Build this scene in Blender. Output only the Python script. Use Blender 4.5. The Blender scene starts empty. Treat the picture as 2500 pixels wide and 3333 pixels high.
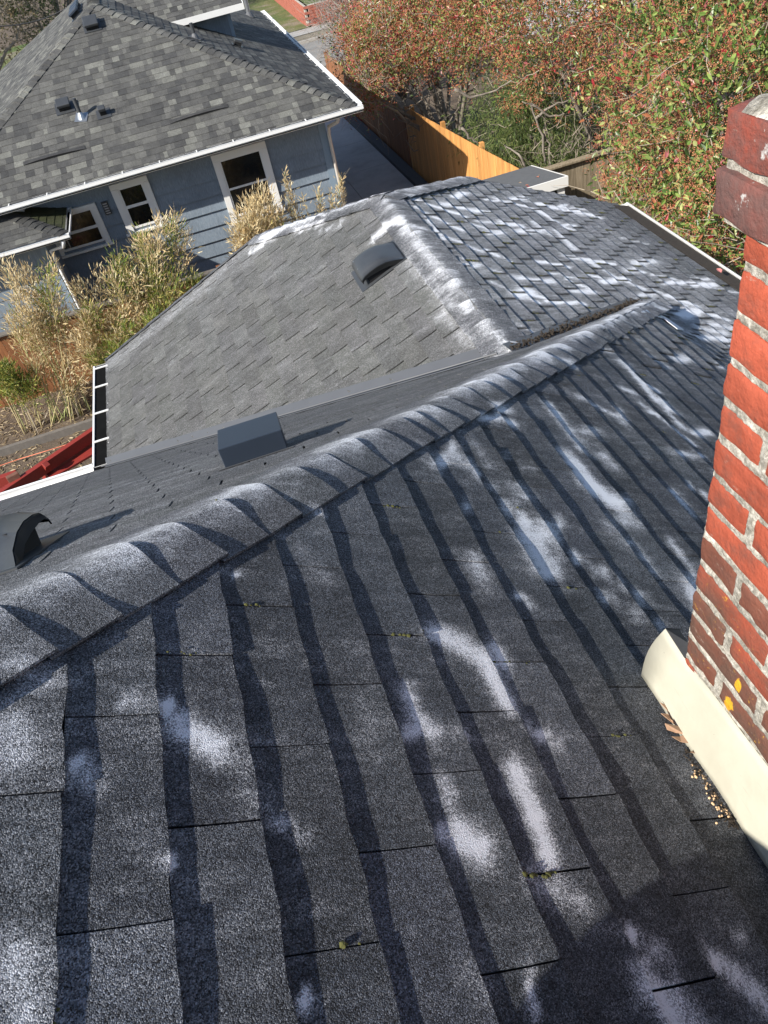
import bpy, math, random
import numpy as np
from mathutils import Matrix, Vector

rng = np.random.default_rng(7)
random.seed(7)
sc = bpy.context.scene
COL = sc.collection

# ------------------------------------------------------------------ camera, world, sun
F = 2505.0
PITCH, ROLL, YAW = math.radians(42.66), math.radians(14.08), math.radians(-6.4)
cp, sp, cr, sr, cy, sy = math.cos(PITCH), math.sin(PITCH), math.cos(ROLL), math.sin(ROLL), math.cos(YAW), math.sin(YAW)
def grid(d): return np.array([cy*d[0]-sy*d[1], sy*d[0]+cy*d[1], d[2]])
RIGHT, UP, FWD = (1,0,0), (0,sp,cp), (0,cp,-sp)
AX = grid([cr*RIGHT[i]-sr*UP[i] for i in range(3)])
AY = grid([sr*RIGHT[i]+cr*UP[i] for i in range(3)])
AZ = -grid(FWD)
cam = bpy.data.cameras.new('camera'); cam.sensor_fit = 'VERTICAL'; cam.sensor_height = 36; cam.lens = F/3333*36
cam.clip_start = 0.05; cam.clip_end = 400
camo = bpy.data.objects.new('camera', cam); COL.objects.link(camo)
camo.matrix_world = Matrix(((AX[0],AY[0],AZ[0],0),(AX[1],AY[1],AZ[1],0),(AX[2],AY[2],AZ[2],0),(0,0,0,1)))
sc.camera = camo

SUN = np.array([0.71, 0.362, -0.580]); SUN /= np.linalg.norm(SUN)     # travel direction of light
w = bpy.data.worlds.new('World'); sc.world = w; w.use_nodes = True
nt = w.node_tree; nt.nodes.clear()
sky = nt.nodes.new('ShaderNodeTexSky'); sky.sky_type = 'NISHITA'; sky.sun_disc = False
sky.sun_elevation = math.asin(-SUN[2]); sky.sun_rotation = math.atan2(-SUN[0], -SUN[1])
sky.air_density = 1.0; sky.dust_density = 0.6; sky.ozone_density = 1.6
bg = nt.nodes.new('ShaderNodeBackground'); bg.inputs[1].default_value = 0.10
wo = nt.nodes.new('ShaderNodeOutputWorld'); nt.links.new(sky.outputs[0], bg.inputs[0]); nt.links.new(bg.outputs[0], wo.inputs[0])
sl = bpy.data.lights.new('sun', 'SUN'); sl.energy = 5.0; sl.angle = math.radians(0.53); sl.color = (1.0, 0.95, 0.87)
so = bpy.data.objects.new('sun', sl); COL.objects.link(so)
so.rotation_euler = Vector(SUN).to_track_quat('-Z', 'Y').to_euler()
vs = sc.view_settings; vs.view_transform = 'Standard'; vs.look = 'None'; vs.exposure = 0.72; vs.gamma = 1.0
vs.use_curve_mapping = False
sc.cycles.max_bounces = 5; sc.cycles.diffuse_bounces = 3; sc.cycles.use_denoising = True

# ------------------------------------------------------------------ helpers
def ray(u, v):                                   # direction seen through a photo pixel
    X, Y = (u-1250)/F, -(v-1666.5)/F
    x, y = cr*X+sr*Y, -sr*X+cr*Y
    return grid([x, sp*y+cp, cp*y-sp])
def onp(u, v, n, c): r = ray(u, v); return r*(c/np.dot(n, r))
def at(u, v, i, val): r = ray(u, v); return r*(val/r[i])
P1 = lambda u, v: onp(u, v, (.63,0,1), -1.15)
P2 = lambda u, v: onp(u, v, (0,.615,1), -.239)
P3 = lambda u, v: onp(u, v, (-.42,0,1), -2.29-.42*1.26)
P4 = lambda u, v: onp(u, v, (.45,0,1), -2.29+.45*1.26)
PN = lambda u, v: onp(u, v, (0,-.5,1), -4-.5*14.59)
PR = lambda u, v: onp(u, v, (.5,0,1), -4+.5*2.905)

def tag(o, label=None, cat=None, group=None, kind=None):
    if label: o['label'] = label
    if cat: o['category'] = cat
    if group: o['group'] = group
    if kind: o['kind'] = kind
    return o
def empty(name, loc, label, cat, group=None):
    o = bpy.data.objects.new(name, None); COL.objects.link(o); o.location = loc; o.empty_display_size = .1
    return tag(o, label, cat, group)
def world_loc(o):
    p = Vector((0,0,0))
    while o is not None:
        if o.type == 'EMPTY': p += o.location
        o = o.parent
    return p
def link(name, me, parent=None):
    o = bpy.data.objects.new(name, me); COL.objects.link(o)
    if parent is not None:
        o.parent = parent
        if parent.type == 'EMPTY': o.matrix_parent_inverse = Matrix.Translation(-parent.location)
    return o
def mk(name, V, Fs, mat=None, parent=None, smooth=False, attrs=None, fcol=None, kind=None):
    """mesh object from world-space vertices; Fs = list of faces or (n,k) array"""
    me = bpy.data.meshes.new(name)
    V = np.asarray(V, dtype=np.float32).reshape(-1, 3)
    if isinstance(Fs, np.ndarray):
        n, k = Fs.shape
        me.vertices.add(len(V)); me.vertices.foreach_set('co', V.ravel())
        me.loops.add(n*k); me.loops.foreach_set('vertex_index', Fs.astype(np.int32).ravel())
        me.polygons.add(n); me.polygons.foreach_set('loop_start', np.arange(0, n*k, k, dtype=np.int32))
        try: me.polygons.foreach_set('loop_total', np.full(n, k, dtype=np.int32))
        except Exception: pass
        me.update(calc_edges=True)
    else:
        me.from_pydata([tuple(map(float, v)) for v in V], [], Fs); me.update()
    if attrs:
        for an, a in attrs.items():
            a = np.asarray(a, dtype=np.float32)
            if a.ndim == 1:
                t = me.attributes.new(an, 'FLOAT', 'POINT'); t.data.foreach_set('value', a)
            else:
                if a.shape[1] == 3: a = np.hstack([a, np.ones((len(a),1), np.float32)])
                t = me.attributes.new(an, 'FLOAT_COLOR', 'POINT'); t.data.foreach_set('color', a.ravel())
    if fcol is not None:
        a = np.asarray(fcol, dtype=np.float32)
        a = np.hstack([a, np.ones((len(a),1), np.float32)])
        t = me.attributes.new('col', 'FLOAT_COLOR', 'FACE'); t.data.foreach_set('color', a.ravel())
    me.polygons.foreach_set('use_smooth', np.full(len(me.polygons), bool(smooth), dtype=bool))
    if mat: me.materials.append(mat)
    o = link(name, me, parent)
    if kind: o['kind'] = kind
    return o

class MB:                                         # collects primitives into one mesh
    def __init__(s): s.V = []; s.F = []
    def add(s, V, Fs):
        b = len(s.V); s.V += [tuple(map(float, v)) for v in V]; s.F += [tuple(i+b for i in f) for f in Fs]; return s
    def box(s, c, h, ax=None, jit=0):             # centre, half sizes, 3 axes
        ax = np.eye(3) if ax is None else np.asarray(ax)
        V = [np.asarray(c)+sum(sg*hh*a for sg, hh, a in zip(sgn, h, ax)) + (rng.uniform(-jit, jit, 3) if jit else 0)
             for sgn in ((-1,-1,-1),(1,-1,-1),(1,1,-1),(-1,1,-1),(-1,-1,1),(1,-1,1),(1,1,1),(-1,1,1))]
        return s.add(V, [(0,3,2,1),(4,5,6,7),(0,1,5,4),(1,2,6,5),(2,3,7,6),(3,0,4,7)])
    def bb(s, lo, hi): lo, hi = np.array(lo, float), np.array(hi, float); return s.box((lo+hi)/2, (hi-lo)/2)
    def hexa(s, pts): return s.add(pts, [(0,3,2,1),(4,5,6,7),(0,1,5,4),(1,2,6,5),(2,3,7,6),(3,0,4,7)])
    def slab(s, quad, off):                       # quad of points, thickness vector
        q = [np.array(p, float) for p in quad]; off = np.array(off, float)
        n = len(q); V = q+[p+off for p in q]
        Fs = [tuple(range(n))[::-1], tuple(range(n, 2*n))]+[(i, (i+1) % n, (i+1) % n+n, i+n) for i in range(n)]
        return s.add(V, Fs)
    def tube(s, pts, rad, n=8, cap=True):
        pts = [np.array(p, float) for p in pts]; rad = rad if hasattr(rad, '__len__') else [rad]*len(pts)
        V = []; up = None
        for i, p in enumerate(pts):
            t = pts[min(i+1, len(pts)-1)]-pts[max(i-1, 0)]; t /= (np.linalg.norm(t)+1e-9)
            if up is None: up = np.array([0,0,1.]) if abs(t[2]) < .9 else np.array([1.,0,0])
            a = np.cross(t, up); a /= (np.linalg.norm(a)+1e-9); b = np.cross(a, t); up = b
            V += [p+rad[i]*(math.cos(2*math.pi*k/n)*a+math.sin(2*math.pi*k/n)*b) for k in range(n)]
        Fs = [(i*n+k, i*n+(k+1) % n, (i+1)*n+(k+1) % n, (i+1)*n+k) for i in range(len(pts)-1) for k in range(n)]
        if cap: Fs += [tuple(range(n))[::-1], tuple(range((len(pts)-1)*n, len(pts)*n))]
        return s.add(V, Fs)
    def sweep(s, pts, prof, side, up, closed=False):   # profile (a,b) swept along pts with fixed side/up axes
        side, up = np.array(side, float), np.array(up, float); m = len(prof)
        V = [np.array(p, float)+a*side+b*up for p in pts for a, b in prof]
        Fs = [(i*m+k, i*m+(k+1) % m, (i+1)*m+(k+1) % m, (i+1)*m+k) for i in range(len(pts)-1) for k in range(m if closed else m-1)]
        if closed: Fs += [tuple(range(m))[::-1], tuple(range((len(pts)-1)*m, len(pts)*m))]
        return s.add(V, Fs)
    def build(s, name, mat, parent=None, smooth=False, bevel=0, kind=None):
        o = mk(name, s.V, s.F, mat, parent, smooth, kind=kind)
        if bevel:
            m = o.modifiers.new('bevel', 'BEVEL'); m.width = bevel; m.segments = 2; m.limit_method = 'ANGLE'
        return o

# ------------------------------------------------------------------ materials
def newmat(name):
    m = bpy.data.materials.new(name); m.use_nodes = True; nt = m.node_tree; nt.nodes.clear()
    out = nt.nodes.new('ShaderNodeOutputMaterial'); b = nt.nodes.new('ShaderNodeBsdfPrincipled')
    nt.links.new(b.outputs[0], out.inputs[0]); return m, nt, b
def N(nt, t, **kw):
    n = nt.nodes.new('ShaderNode'+t)
    for k, v in kw.items():
        if k in ('inputs',):
            for kk, vv in v.items(): n.inputs[kk].default_value = vv
        else: setattr(n, k, v)
    return n
def ramp(nt, src, stops, interp='LINEAR'):
    r = N(nt, 'ValToRGB'); r.color_ramp.interpolation = interp
    e = r.color_ramp.elements
    while len(e) > 1: e.remove(e[-1])
    e[0].position = stops[0][0]; e[0].color = (*stops[0][1], 1)
    for p, c in stops[1:]:
        x = e.new(p); x.color = (*c, 1)
    nt.links.new(src, r.inputs[0]); return r.outputs[0]
def g3(v): return (v, v, v)
def math_(nt, op, a, b=None, clamp=False):
    n = N(nt, 'Math', operation=op, use_clamp=clamp)
    for i, x in enumerate((a, b)):
        if x is None: continue
        if isinstance(x, (int, float)): n.inputs[i].default_value = x
        else: nt.links.new(x, n.inputs[i])
    return n.outputs[0]
def mixc(nt, fac, a, b, mode='MIX'):
    n = N(nt, 'Mix', data_type='RGBA', blend_type=mode)
    for i, x in ((0, fac), (6, a), (7, b)):
        if isinstance(x, (int, float)): n.inputs[i].default_value = x
        elif isinstance(x, tuple): n.inputs[i].default_value = (*x, 1)
        else: nt.links.new(x, n.inputs[i])
    return n.outputs[2]
def pos(nt, scale=(1,1,1), rot=(0,0,0)):
    g = N(nt, 'NewGeometry'); mp = N(nt, 'Mapping'); mp.inputs['Scale'].default_value = scale; mp.inputs['Rotation'].default_value = rot
    nt.links.new(g.outputs['Position'], mp.inputs[0]); return mp.outputs[0]
def noise(nt, vec, scale, detail=3, rough=.55, dist=0):
    n = N(nt, 'TexNoise', inputs={'Scale': scale, 'Detail': detail, 'Roughness': rough, 'Distortion': dist}); nt.links.new(vec, n.inputs['Vector']); return n.outputs[0]
def vor(nt, vec, scale, feature='F1'):
    n = N(nt, 'TexVoronoi', feature=feature, inputs={'Scale': scale}); nt.links.new(vec, n.inputs['Vector']); return n
def bump(nt, b, h, strength, dist):
    n = N(nt, 'Bump', inputs={'Strength': strength, 'Distance': dist}); nt.links.new(h, n.inputs['Height']); nt.links.new(n.outputs[0], b.inputs['Normal'])
def simple(name, col, rough=.6, vary=.12, scale=8, bmp=.0, bscale=60, metal=0, stretch=(1,1,1), spec=.5):
    m, nt, b = newmat(name); p = pos(nt, stretch)
    n1 = noise(nt, p, scale, 4)
    c = mixc(nt, n1, tuple(x*(1-vary) for x in col), tuple(min(1, x*(1+vary)) for x in col))
    nt.links.new(c, b.inputs['Base Color']); b.inputs['Roughness'].default_value = rough; b.inputs['Metallic'].default_value = metal
    b.inputs['Specular IOR Level'].default_value = spec
    if bmp: bump(nt, b, noise(nt, p, bscale, 4), bmp, .002)
    return m

def shingle_mat(name, gscale, lo, hi, powder=True, pale=.5, contrast=1.0, general=0.0, bstr=.8, wearf=.35):
    """mineral granules: random cell brightness; 'tint' = shingle colour; 'powder' = moss-killer powder lying on it"""
    m, nt, b = newmat(name); p = pos(nt)
    tint = N(nt, 'Attribute', attribute_name='tint')
    v = vor(nt, p, gscale)
    sep = N(nt, 'SeparateColor'); nt.links.new(v.outputs['Color'], sep.inputs[0]); cell = sep.outputs[0]
    gr = ramp(nt, cell, [(0, g3(lo)), (.5, g3((lo+hi)*.27)), (.82, g3((lo+hi)*.5)), (1, g3(hi))])
    mott = noise(nt, p, 7, 5, .6); mo2 = ramp(nt, mott, [(.3, g3(.78)), (.7, g3(1.2))])
    c = mixc(nt, 1.0, gr, tint.outputs['Color'], 'MULTIPLY'); c = mixc(nt, 1.0, c, mo2, 'MULTIPLY')
    # dirt streaks down the slope and faded patches
    wear = noise(nt, pos(nt, (1.3, 1.3, 1.3)), 2.1, 6, .65)
    c = mixc(nt, ramp(nt, wear, [(.48, g3(0)), (.72, g3(wearf))]), c, (0.10,0.098,0.09))
    if powder:
        at_ = N(nt, 'Attribute', attribute_name='powder')
        n2 = noise(nt, pos(nt, (16, 34, 20)), 1.0, 6, .7); n3 = noise(nt, pos(nt, (2.2, 15, 3.0), (0, 0, .25)), .6, 5, .6, .5)
        cell2 = sep.outputs[1]
        ps = math_(nt, 'MULTIPLY', at_.outputs['Fac'], 1.25)
        ps = math_(nt, 'ADD', ps, math_(nt, 'MULTIPLY', math_(nt, 'SUBTRACT', n2, .5), 1.15))
        ps = math_(nt, 'ADD', ps, math_(nt, 'MULTIPLY', math_(nt, 'SUBTRACT', n3, .5), .85+general))
        ps = math_(nt, 'ADD', ps, math_(nt, 'MULTIPLY', math_(nt, 'SUBTRACT', cell2, .5), .75))
        fac = ramp(nt, ps, [(.15, g3(0)), (.42, g3(.15)), (.75, g3(.5)), (1.15, g3(.98))])
        c = mixc(nt, fac, c, (pale*.97, pale*.985, min(1, pale*1.03)))
    nt.links.new(c, b.inputs['Base Color'])
    b.inputs['Roughness'].default_value = .82; b.inputs['Specular IOR Level'].default_value = .35
    h = math_(nt, 'ADD', math_(nt, 'MULTIPLY', v.outputs['Distance'], -1.0), math_(nt, 'MULTIPLY', cell, .7))
    bump(nt, b, h, bstr, 1.5/gscale)
    return m
M = {}
M['shingle'] = shingle_mat('granule_shingle', 600, .02, 1.2, pale=.9, wearf=.12)
M['shingle_far'] = shingle_mat('granule_shingle_far', 420, .10, .75, pale=.88, general=.0, wearf=.12)
M['nshingle'] = shingle_mat('laminated_shingle', 260, .35, .75, powder=False, bstr=.4)
M['deck'] = simple('dark_underlay', (.012,.012,.013), .9)
M['metal_flash'] = simple('grey_valley_metal', (.09,.093,.10), .5, .15, 6, .1, 40, .0)
M['vent_blue'] = simple('painted_slate_metal', (.022,.032,.05), .5, .2, 5, .05, 90)
M['vent_black'] = simple('weathered_black_plastic', (.045,.048,.052), .42, .3, 9, .1, 120)
M['vent_dark'] = simple('vent_opening', (.004,.004,.005), .8)
M['white'] = simple('white_trim_paint', (.74,.73,.70), .45, .05, 5, .05, 60)
M['white_gutter'] = simple('white_gutter_enamel', (.78,.78,.77), .35, .05, 4)
M['gutter_in'] = simple('gutter_dirt_and_shade', (.008,.008,.008), .95, .4, 14, .3, 80, spec=.05)
M['brown_gutter'] = simple('brown_gutter', (.16,.12,.11), .5, .2, 6)
M['cream'] = simple('cream_flashing_paint', (.47,.45,.365), .42, .05, 3.5, .06, 25)
def cream_mat():
    m, nt, b = newmat('cream_flashing'); p = pos(nt)
    c = mixc(nt, ramp(nt, noise(nt, p, 6, 5, .6), [(.35, g3(0)), (.7, g3(1))]), (.50,.48,.39), (.42,.40,.32))
    c = mixc(nt, ramp(nt, noise(nt, pos(nt, (9, 9, 240), (0, .35, .5)), 1.0, 3, .6), [(.66, g3(0)), (.70, g3(.4))]), c, (.27,.26,.21))
    c = mixc(nt, ramp(nt, noise(nt, p, 75, 4, .8), [(.70, g3(0)), (.74, g3(.8))]), c, (.12,.11,.09))
    nt.links.new(c, b.inputs['Base Color']); b.inputs['Roughness'].default_value = .38; bump(nt, b, noise(nt, p, 14, 3), .25, .01); return m
M['cream'] = cream_mat()
M['lead'] = simple('dark_lead', (.035,.037,.042), .6, .4, 20, .3, 90)
M['glass'] = simple('dark_window_glass', (.006,.008,.010), .06, .2, 3, spec=.7)
M['galv'] = simple('galvanised_pipe', (.42,.44,.46), .35, .1, 8, metal=.8)
M['red_wood'] = simple('red_painted_wood', (.24,.028,.02), .55, .35, 12, .3, 40, stretch=(1,6,6))
M['rot_wood'] = simple('weathered_end_grain', (.16,.07,.045), .85, .5, 22, .5, 60)
M['timber'] = simple('grey_timber_edging', (.14,.125,.11), .8, .35, 10, .4, 50)
M['shed_roof'] = simple('shed_roof_felt', (.105,.11,.115), .85, .2, 9, .3, 150)
M['shed_wall'] = simple('dark_grey_shed_wall', (.03,.034,.038), .6, .2, 6)
M['kerb'] = simple('dark_kerb', (.045,.05,.06), .7, .2, 6, .2, 60)
M['street_kerb'] = simple('concrete_kerb', (.32,.30,.27), .85, .2, 5, .2, 50)
M['cable'] = simple('black_cable', (.02,.02,.02), .5)
M['string'] = simple('orange_twine', (.75,.22,.12), .7)
M['bark'] = simple('lichen_bark', (.21,.18,.145), .9, .55, 30, .6, 70)
M['bark_dark'] = simple('dark_bark', (.075,.06,.05), .9, .5, 30, .6, 70)
M['twig'] = simple('pale_twigs', (.30,.25,.19), .8, .4, 20)
M['whitewall'] = simple('white_house_wall', (.62,.62,.62), .6, .1, 4)
M['seed'] = simple('pale_seeds', (.62,.42,.24), .6, .4, 60)
M['moss'] = simple('olive_moss', (.085,.085,.022), .95, .5, 60, .5, 200)
M['debris'] = simple('roof_debris', (.035,.026,.018), .95, .8, 40, .8, 160)
M['straw'] = simple('dry_litter', (.42,.33,.20), .8, .4, 40)

def attrmat(name, rough=.5, trans=.0, bstr=0, spec=.4, mult=.25, ns=9):
    m, nt, b = newmat(name); a = N(nt, 'Attribute', attribute_name='col')
    n = noise(nt, pos(nt), ns, 3); c = mixc(nt, 1.0, a.outputs['Color'], ramp(nt, n, [(.3, g3(1-mult)), (.7, g3(1+mult))]), 'MULTIPLY')
    nt.links.new(c, b.inputs['Base Color']); b.inputs['Roughness'].default_value = rough; b.inputs['Specular IOR Level'].default_value = spec
    if trans:
        out = [x for x in nt.nodes if x.type == 'OUTPUT_MATERIAL'][0]
        t = N(nt, 'BsdfTranslucent'); nt.links.new(c, t.inputs[0]); ms = N(nt, 'MixShader'); ms.inputs[0].default_value = trans
        nt.links.new(b.outputs[0], ms.inputs[1]); nt.links.new(t.outputs[0], ms.inputs[2]); nt.links.new(ms.outputs[0], out.inputs[0])
    return m
M['leaf'] = attrmat('glossy_leaf', .36, .25, spec=.45)
M['fine'] = attrmat('fine_foliage', .6, .25)
M['berry'] = attrmat('bud_clusters', .6, .1)
M['board'] = None

def wood_mat(name, c1, c2, c3, axis_scale, rough=.65, bs=.3):
    m, nt, b = newmat(name); oi = N(nt, 'ObjectInfo')
    p = pos(nt, axis_scale)
    add = N(nt, 'VectorMath', operation='ADD'); nt.links.new(p, add.inputs[0])
    comb = N(nt, 'CombineXYZ'); nt.links.new(math_(nt, 'MULTIPLY', oi.outputs['Random'], 37.0), comb.inputs[0]); nt.links.new(math_(nt, 'MULTIPLY', oi.outputs['Random'], 91.0), comb.inputs[2])
    nt.links.new(comb.outputs[0], add.inputs[1])
    n = noise(nt, add.outputs[0], 1.0, 6, .6, .8)
    c = ramp(nt, n, [(.3, c1), (.52, c2), (.72, c3)])
    v = ramp(nt, oi.outputs['Random'], [(0, g3(.82)), (1, g3(1.12))])
    c = mixc(nt, 1.0, c, v, 'MULTIPLY')
    nt.links.new(c, b.inputs['Base Color']); b.inputs['Roughness'].default_value = rough
    bump(nt, b, n, bs, .003); return m
M['cedar'] = wood_mat('new_cedar_board', (.40,.17,.045), (.58,.28,.085), (.70,.38,.14), (30, 30, 1.3))
M['oldwood'] = wood_mat('old_grey_brown_board', (.14,.115,.07), (.25,.20,.135), (.37,.31,.22), (30, 30, 2), .8)
M['brownwood'] = wood_mat('stained_brown_board', (.13,.05,.018), (.22,.085,.03), (.30,.13,.05), (22, 22, 2), .7)

def siding_mat():
    m, nt, b = newmat('blue_grey_shake'); oi = N(nt, 'ObjectInfo')
    fine = noise(nt, pos(nt, (95, 95, 3.0)), 1.0, 4, .6)
    big = noise(nt, pos(nt), 1.6, 4)
    c = ramp(nt, fine, [(.28, (.12,.155,.19)), (.5, (.17,.208,.25)), (.75, (.235,.275,.32))])
    c = mixc(nt, 1.0, c, ramp(nt, big, [(.35, g3(.9)), (.65, g3(1.1))]), 'MULTIPLY')
    nt.links.new(c, b.inputs['Base Color']); b.inputs['Roughness'].default_value = .6
    bump(nt, b, fine, .5, .004); return m
M['siding'] = siding_mat()
M['trim_blue'] = simple('blue_corner_board', (.20,.26,.32), .5, .06, 5)

def orange_patches(nt, p, c):
    wob = N(nt, 'TexNoise', inputs={'Scale': 55, 'Detail': 5, 'Roughness': .75}); nt.links.new(p, wob.inputs['Vector'])
    for (u, v, ry, rz) in ((2372, 2292, .012, .022), (2402, 2232, .009, .018)):
        q = at(u, v, 0, .6); sub = N(nt, 'VectorMath', operation='SUBTRACT'); sub.inputs[1].default_value = tuple(q); nt.links.new(p, sub.inputs[0])
        mu = N(nt, 'VectorMath', operation='MULTIPLY'); mu.inputs[1].default_value = (0, 1/ry, 1/rz); nt.links.new(sub.outputs[0], mu.inputs[0])
        ln = N(nt, 'VectorMath', operation='LENGTH'); nt.links.new(mu.outputs[0], ln.inputs[0])
        dd = math_(nt, 'ADD', ln.outputs['Value'], math_(nt, 'MULTIPLY', math_(nt, 'SUBTRACT', wob.outputs[0], .5), 2.0))
        c = mixc(nt, ramp(nt, dd, [(.80, g3(.95)), (.98, g3(0))]), c, mixc(nt, wob.outputs[0], (.50,.22,.01), (.78,.45,.03)))
    return c
def brick_mat():
    m, nt, b = newmat('chimney_brick'); oi = N(nt, 'ObjectInfo'); col = N(nt, 'Attribute', attribute_name='col')
    p = pos(nt)
    n1 = noise(nt, p, 22, 6, .65); n2 = noise(nt, p, 90, 4, .6)
    c = mixc(nt, 1.0, col.outputs['Color'], ramp(nt, n1, [(.3, g3(.78)), (.7, g3(1.18))]), 'MULTIPLY')
    gz = N(nt, 'SeparateXYZ'); nt.links.new(p, gz.inputs[0]); z = gz.outputs[2]
    low = N(nt, 'MapRange', inputs={'From Min': -1.12, 'From Max': -1.0, 'To Min': 1, 'To Max': 0}); nt.links.new(z, low.inputs[0])
    darkening = math_(nt, 'MULTIPLY', low.outputs[0], ramp(nt, noise(nt, p, 11, 5, .7), [(.38, g3(0)), (.6, g3(.85))]))  # dirt patches on the lower bricks
    c = mixc(nt, darkening, c, (.095,.055,.04))
    li = math_(nt, 'MULTIPLY', low.outputs[0], ramp(nt, noise(nt, p, 60, 5, .75), [(.60, g3(0)), (.68, g3(1))]))
    li = math_(nt, 'MULTIPLY', li, ramp(nt, noise(nt, p, 7, 2), [(.48, g3(0)), (.58, g3(1))]))
    c = mixc(nt, li, c, (.62,.33,.03))
    allover = ramp(nt, noise(nt, p, 17, 7, .75), [(.50, g3(0)), (.70, g3(.65))]); c = mixc(nt, allover, c, (.13,.06,.045))
    smear = ramp(nt, noise(nt, pos(nt, (60, 22, 60)), 1.0, 6, .8), [(.62, g3(0)), (.70, g3(.55))]); c = mixc(nt, smear, c, (.42,.33,.27))
    c = orange_patches(nt, p, c)
    hi = N(nt, 'MapRange', inputs={'From Min': -.47, 'From Max': -.44, 'To Min': 0, 'To Max': 1}); nt.links.new(z, hi.inputs[0])
    hf = math_(nt, 'MULTIPLY', hi.outputs[0], ramp(nt, noise(nt, p, 15, 6, .7), [(.38, g3(0)), (.58, g3(.85))]))
    c = mixc(nt, hf, c, (.11,.065,.058))
    wf = math_(nt, 'MULTIPLY', hi.outputs[0], ramp(nt, noise(nt, p, 34, 5, .7), [(.63, g3(0)), (.7, g3(.8))]))
    c = mixc(nt, wf, c, (.5,.5,.48))
    nt.links.new(c, b.inputs['Base Color']); b.inputs['Roughness'].default_value = .8; b.inputs['Specular IOR Level'].default_value = .3
    bump(nt, b, math_(nt, 'ADD', n1, n2), .6, .006); return m
M['brick'] = brick_mat()
def mortar_mat():
    m, nt, b = newmat('sandy_mortar'); p = pos(nt)
    n1 = noise(nt, p, 70, 6, .75); n2 = noise(nt, p, 13, 4)
    c = ramp(nt, n1, [(.3, (.12,.11,.09)), (.5, (.42,.39,.33)), (.68, (.68,.65,.58))])
    c = mixc(nt, 1.0, c, ramp(nt, n2, [(.35, g3(.75)), (.6, g3(1.15))]), 'MULTIPLY')
    gr_ = ramp(nt, noise(nt, p, 24, 6, .75), [(.5, g3(0)), (.66, g3(.8))]); c = mixc(nt, gr_, c, (.14,.125,.095)); c = orange_patches(nt, p, c)
    nt.links.new(c, b.inputs['Base Color']); b.inputs['Roughness'].default_value = .95
    bump(nt, b, noise(nt, p, 160, 5, .7), 1.0, .006); return m
M['mortar'] = mortar_mat()
M['lichen'] = simple('orange_lichen', (.68,.36,.02), .9, .35, 90, 1.0, 260)

# ------------------------------------------------------------------ powder spots (moss-killer powder strewn on the roof), in metres on the slopes
SPOTS = []
def spots(P, lst, wpx=None):
    for (x1, y1, x2, y2, wd, s) in lst:
        k = 2500/1659.0
        a = P(x1*k, y1*k); b = P(x2*k, y2*k)
        wm = wd*k/F*np.linalg.norm((a+b)/2)*.72
        SPOTS.append((a, b, wm, s))
spots(P1, [(350,1515,375,1545,14,1.1),(385,1565,470,1625,30,.75),(265,1525,338,1532,14,.8),(172,1655,180,1668,13,1.1),(190,1680,200,1700,22,.35),(350,1850,360,1866,13,1.2),(330,1845,350,1860,18,.5),
 (575,1757,590,1765,12,1.1),(590,1765,650,1810,20,.55),(470,1600,560,1740,26,.28),(880,1500,900,1560,26,.7),(900,1560,935,1590,26,.65),(880,1590,905,1575,12,.9),(975,1590,1010,1600,10,.9),
 (940,1370,1040,1425,34,.8),(1040,1425,1095,1530,24,.95),(1065,1400,1085,1440,18,.9),(1110,1545,1130,1560,14,.7),(1150,1585,1200,1610,12,.95),(1000,1815,1030,1835,40,1.0),(950,1800,985,1830,20,.7),(960,1700,985,1780,24,.55),
 (1115,1680,1150,1760,28,.85),(1150,1760,1185,1860,26,.95),(1105,1640,1120,1680,22,.5),(1150,1905,1250,1950,28,.5),(1000,2110,1040,2130,34,.3),(1140,2100,1150,2190,14,.75),(560,2130,568,2146,9,1.1),(655,2165,670,2185,16,.9),
 (30,2080,60,2212,40,.45),(10,1560,20,1640,50,.35),(30,1450,90,1480,40,.3),(1350,2015,1372,2030,11,1.0),(1372,2030,1440,2070,22,.5),(1530,2065,1560,2090,16,1.1),(1560,2090,1659,2170,22,.8),(1370,2120,1385,2150,14,.9),(1400,2130,1450,2200,34,.95),(1450,2140,1500,2212,34,.5),(1560,2010,1600,2030,12,.7),
 (672,1104,690,1118,13,.8),(990,1085,1010,1105,9,1.0),(1095,1105,1130,1130,16,.9),(1140,1150,1235,1195,14,.8),(1160,1105,1185,1120,8,.7),(1265,1045,1330,1092,26,1.15),(1225,985,1275,1045,22,.9),(1180,870,1260,975,14,.75),
 (1230,850,1345,905,12,.55),(1080,985,1150,1020,12,.45),(1350,790,1420,870,11,.75),(1380,870,1500,960,9,.6),(1440,890,1480,930,10,.6),(1300,1120,1350,1185,12,.65),(1240,1205,1330,1260,14,.85),(1330,1260,1420,1310,12,.7),(1300,1290,1360,1330,14,.75),(1200,1215,1240,1225,9,.8),
 (1450,1055,1500,1110,11,.75),(1480,1040,1540,1080,8,.6),(1110,1285,1140,1305,13,.85),(1180,1110,1220,1135,8,.7),(1130,1110,1160,1125,8,.8),(1000,940,1060,1010,16,.4),(880,950,960,1000,12,.35),(1050,1040,1110,1100,14,.35),(1440,1170,1500,1230,12,.6),(1380,1330,1460,1370,10,.55),(1370,1180,1430,1250,10,.5),(1480,1240,1500,1300,8,.5),
 (640,1180,700,1260,30,.22),(780,1480,800,1620,30,.2),(480,1235,520,1245,8,.8)])
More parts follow.
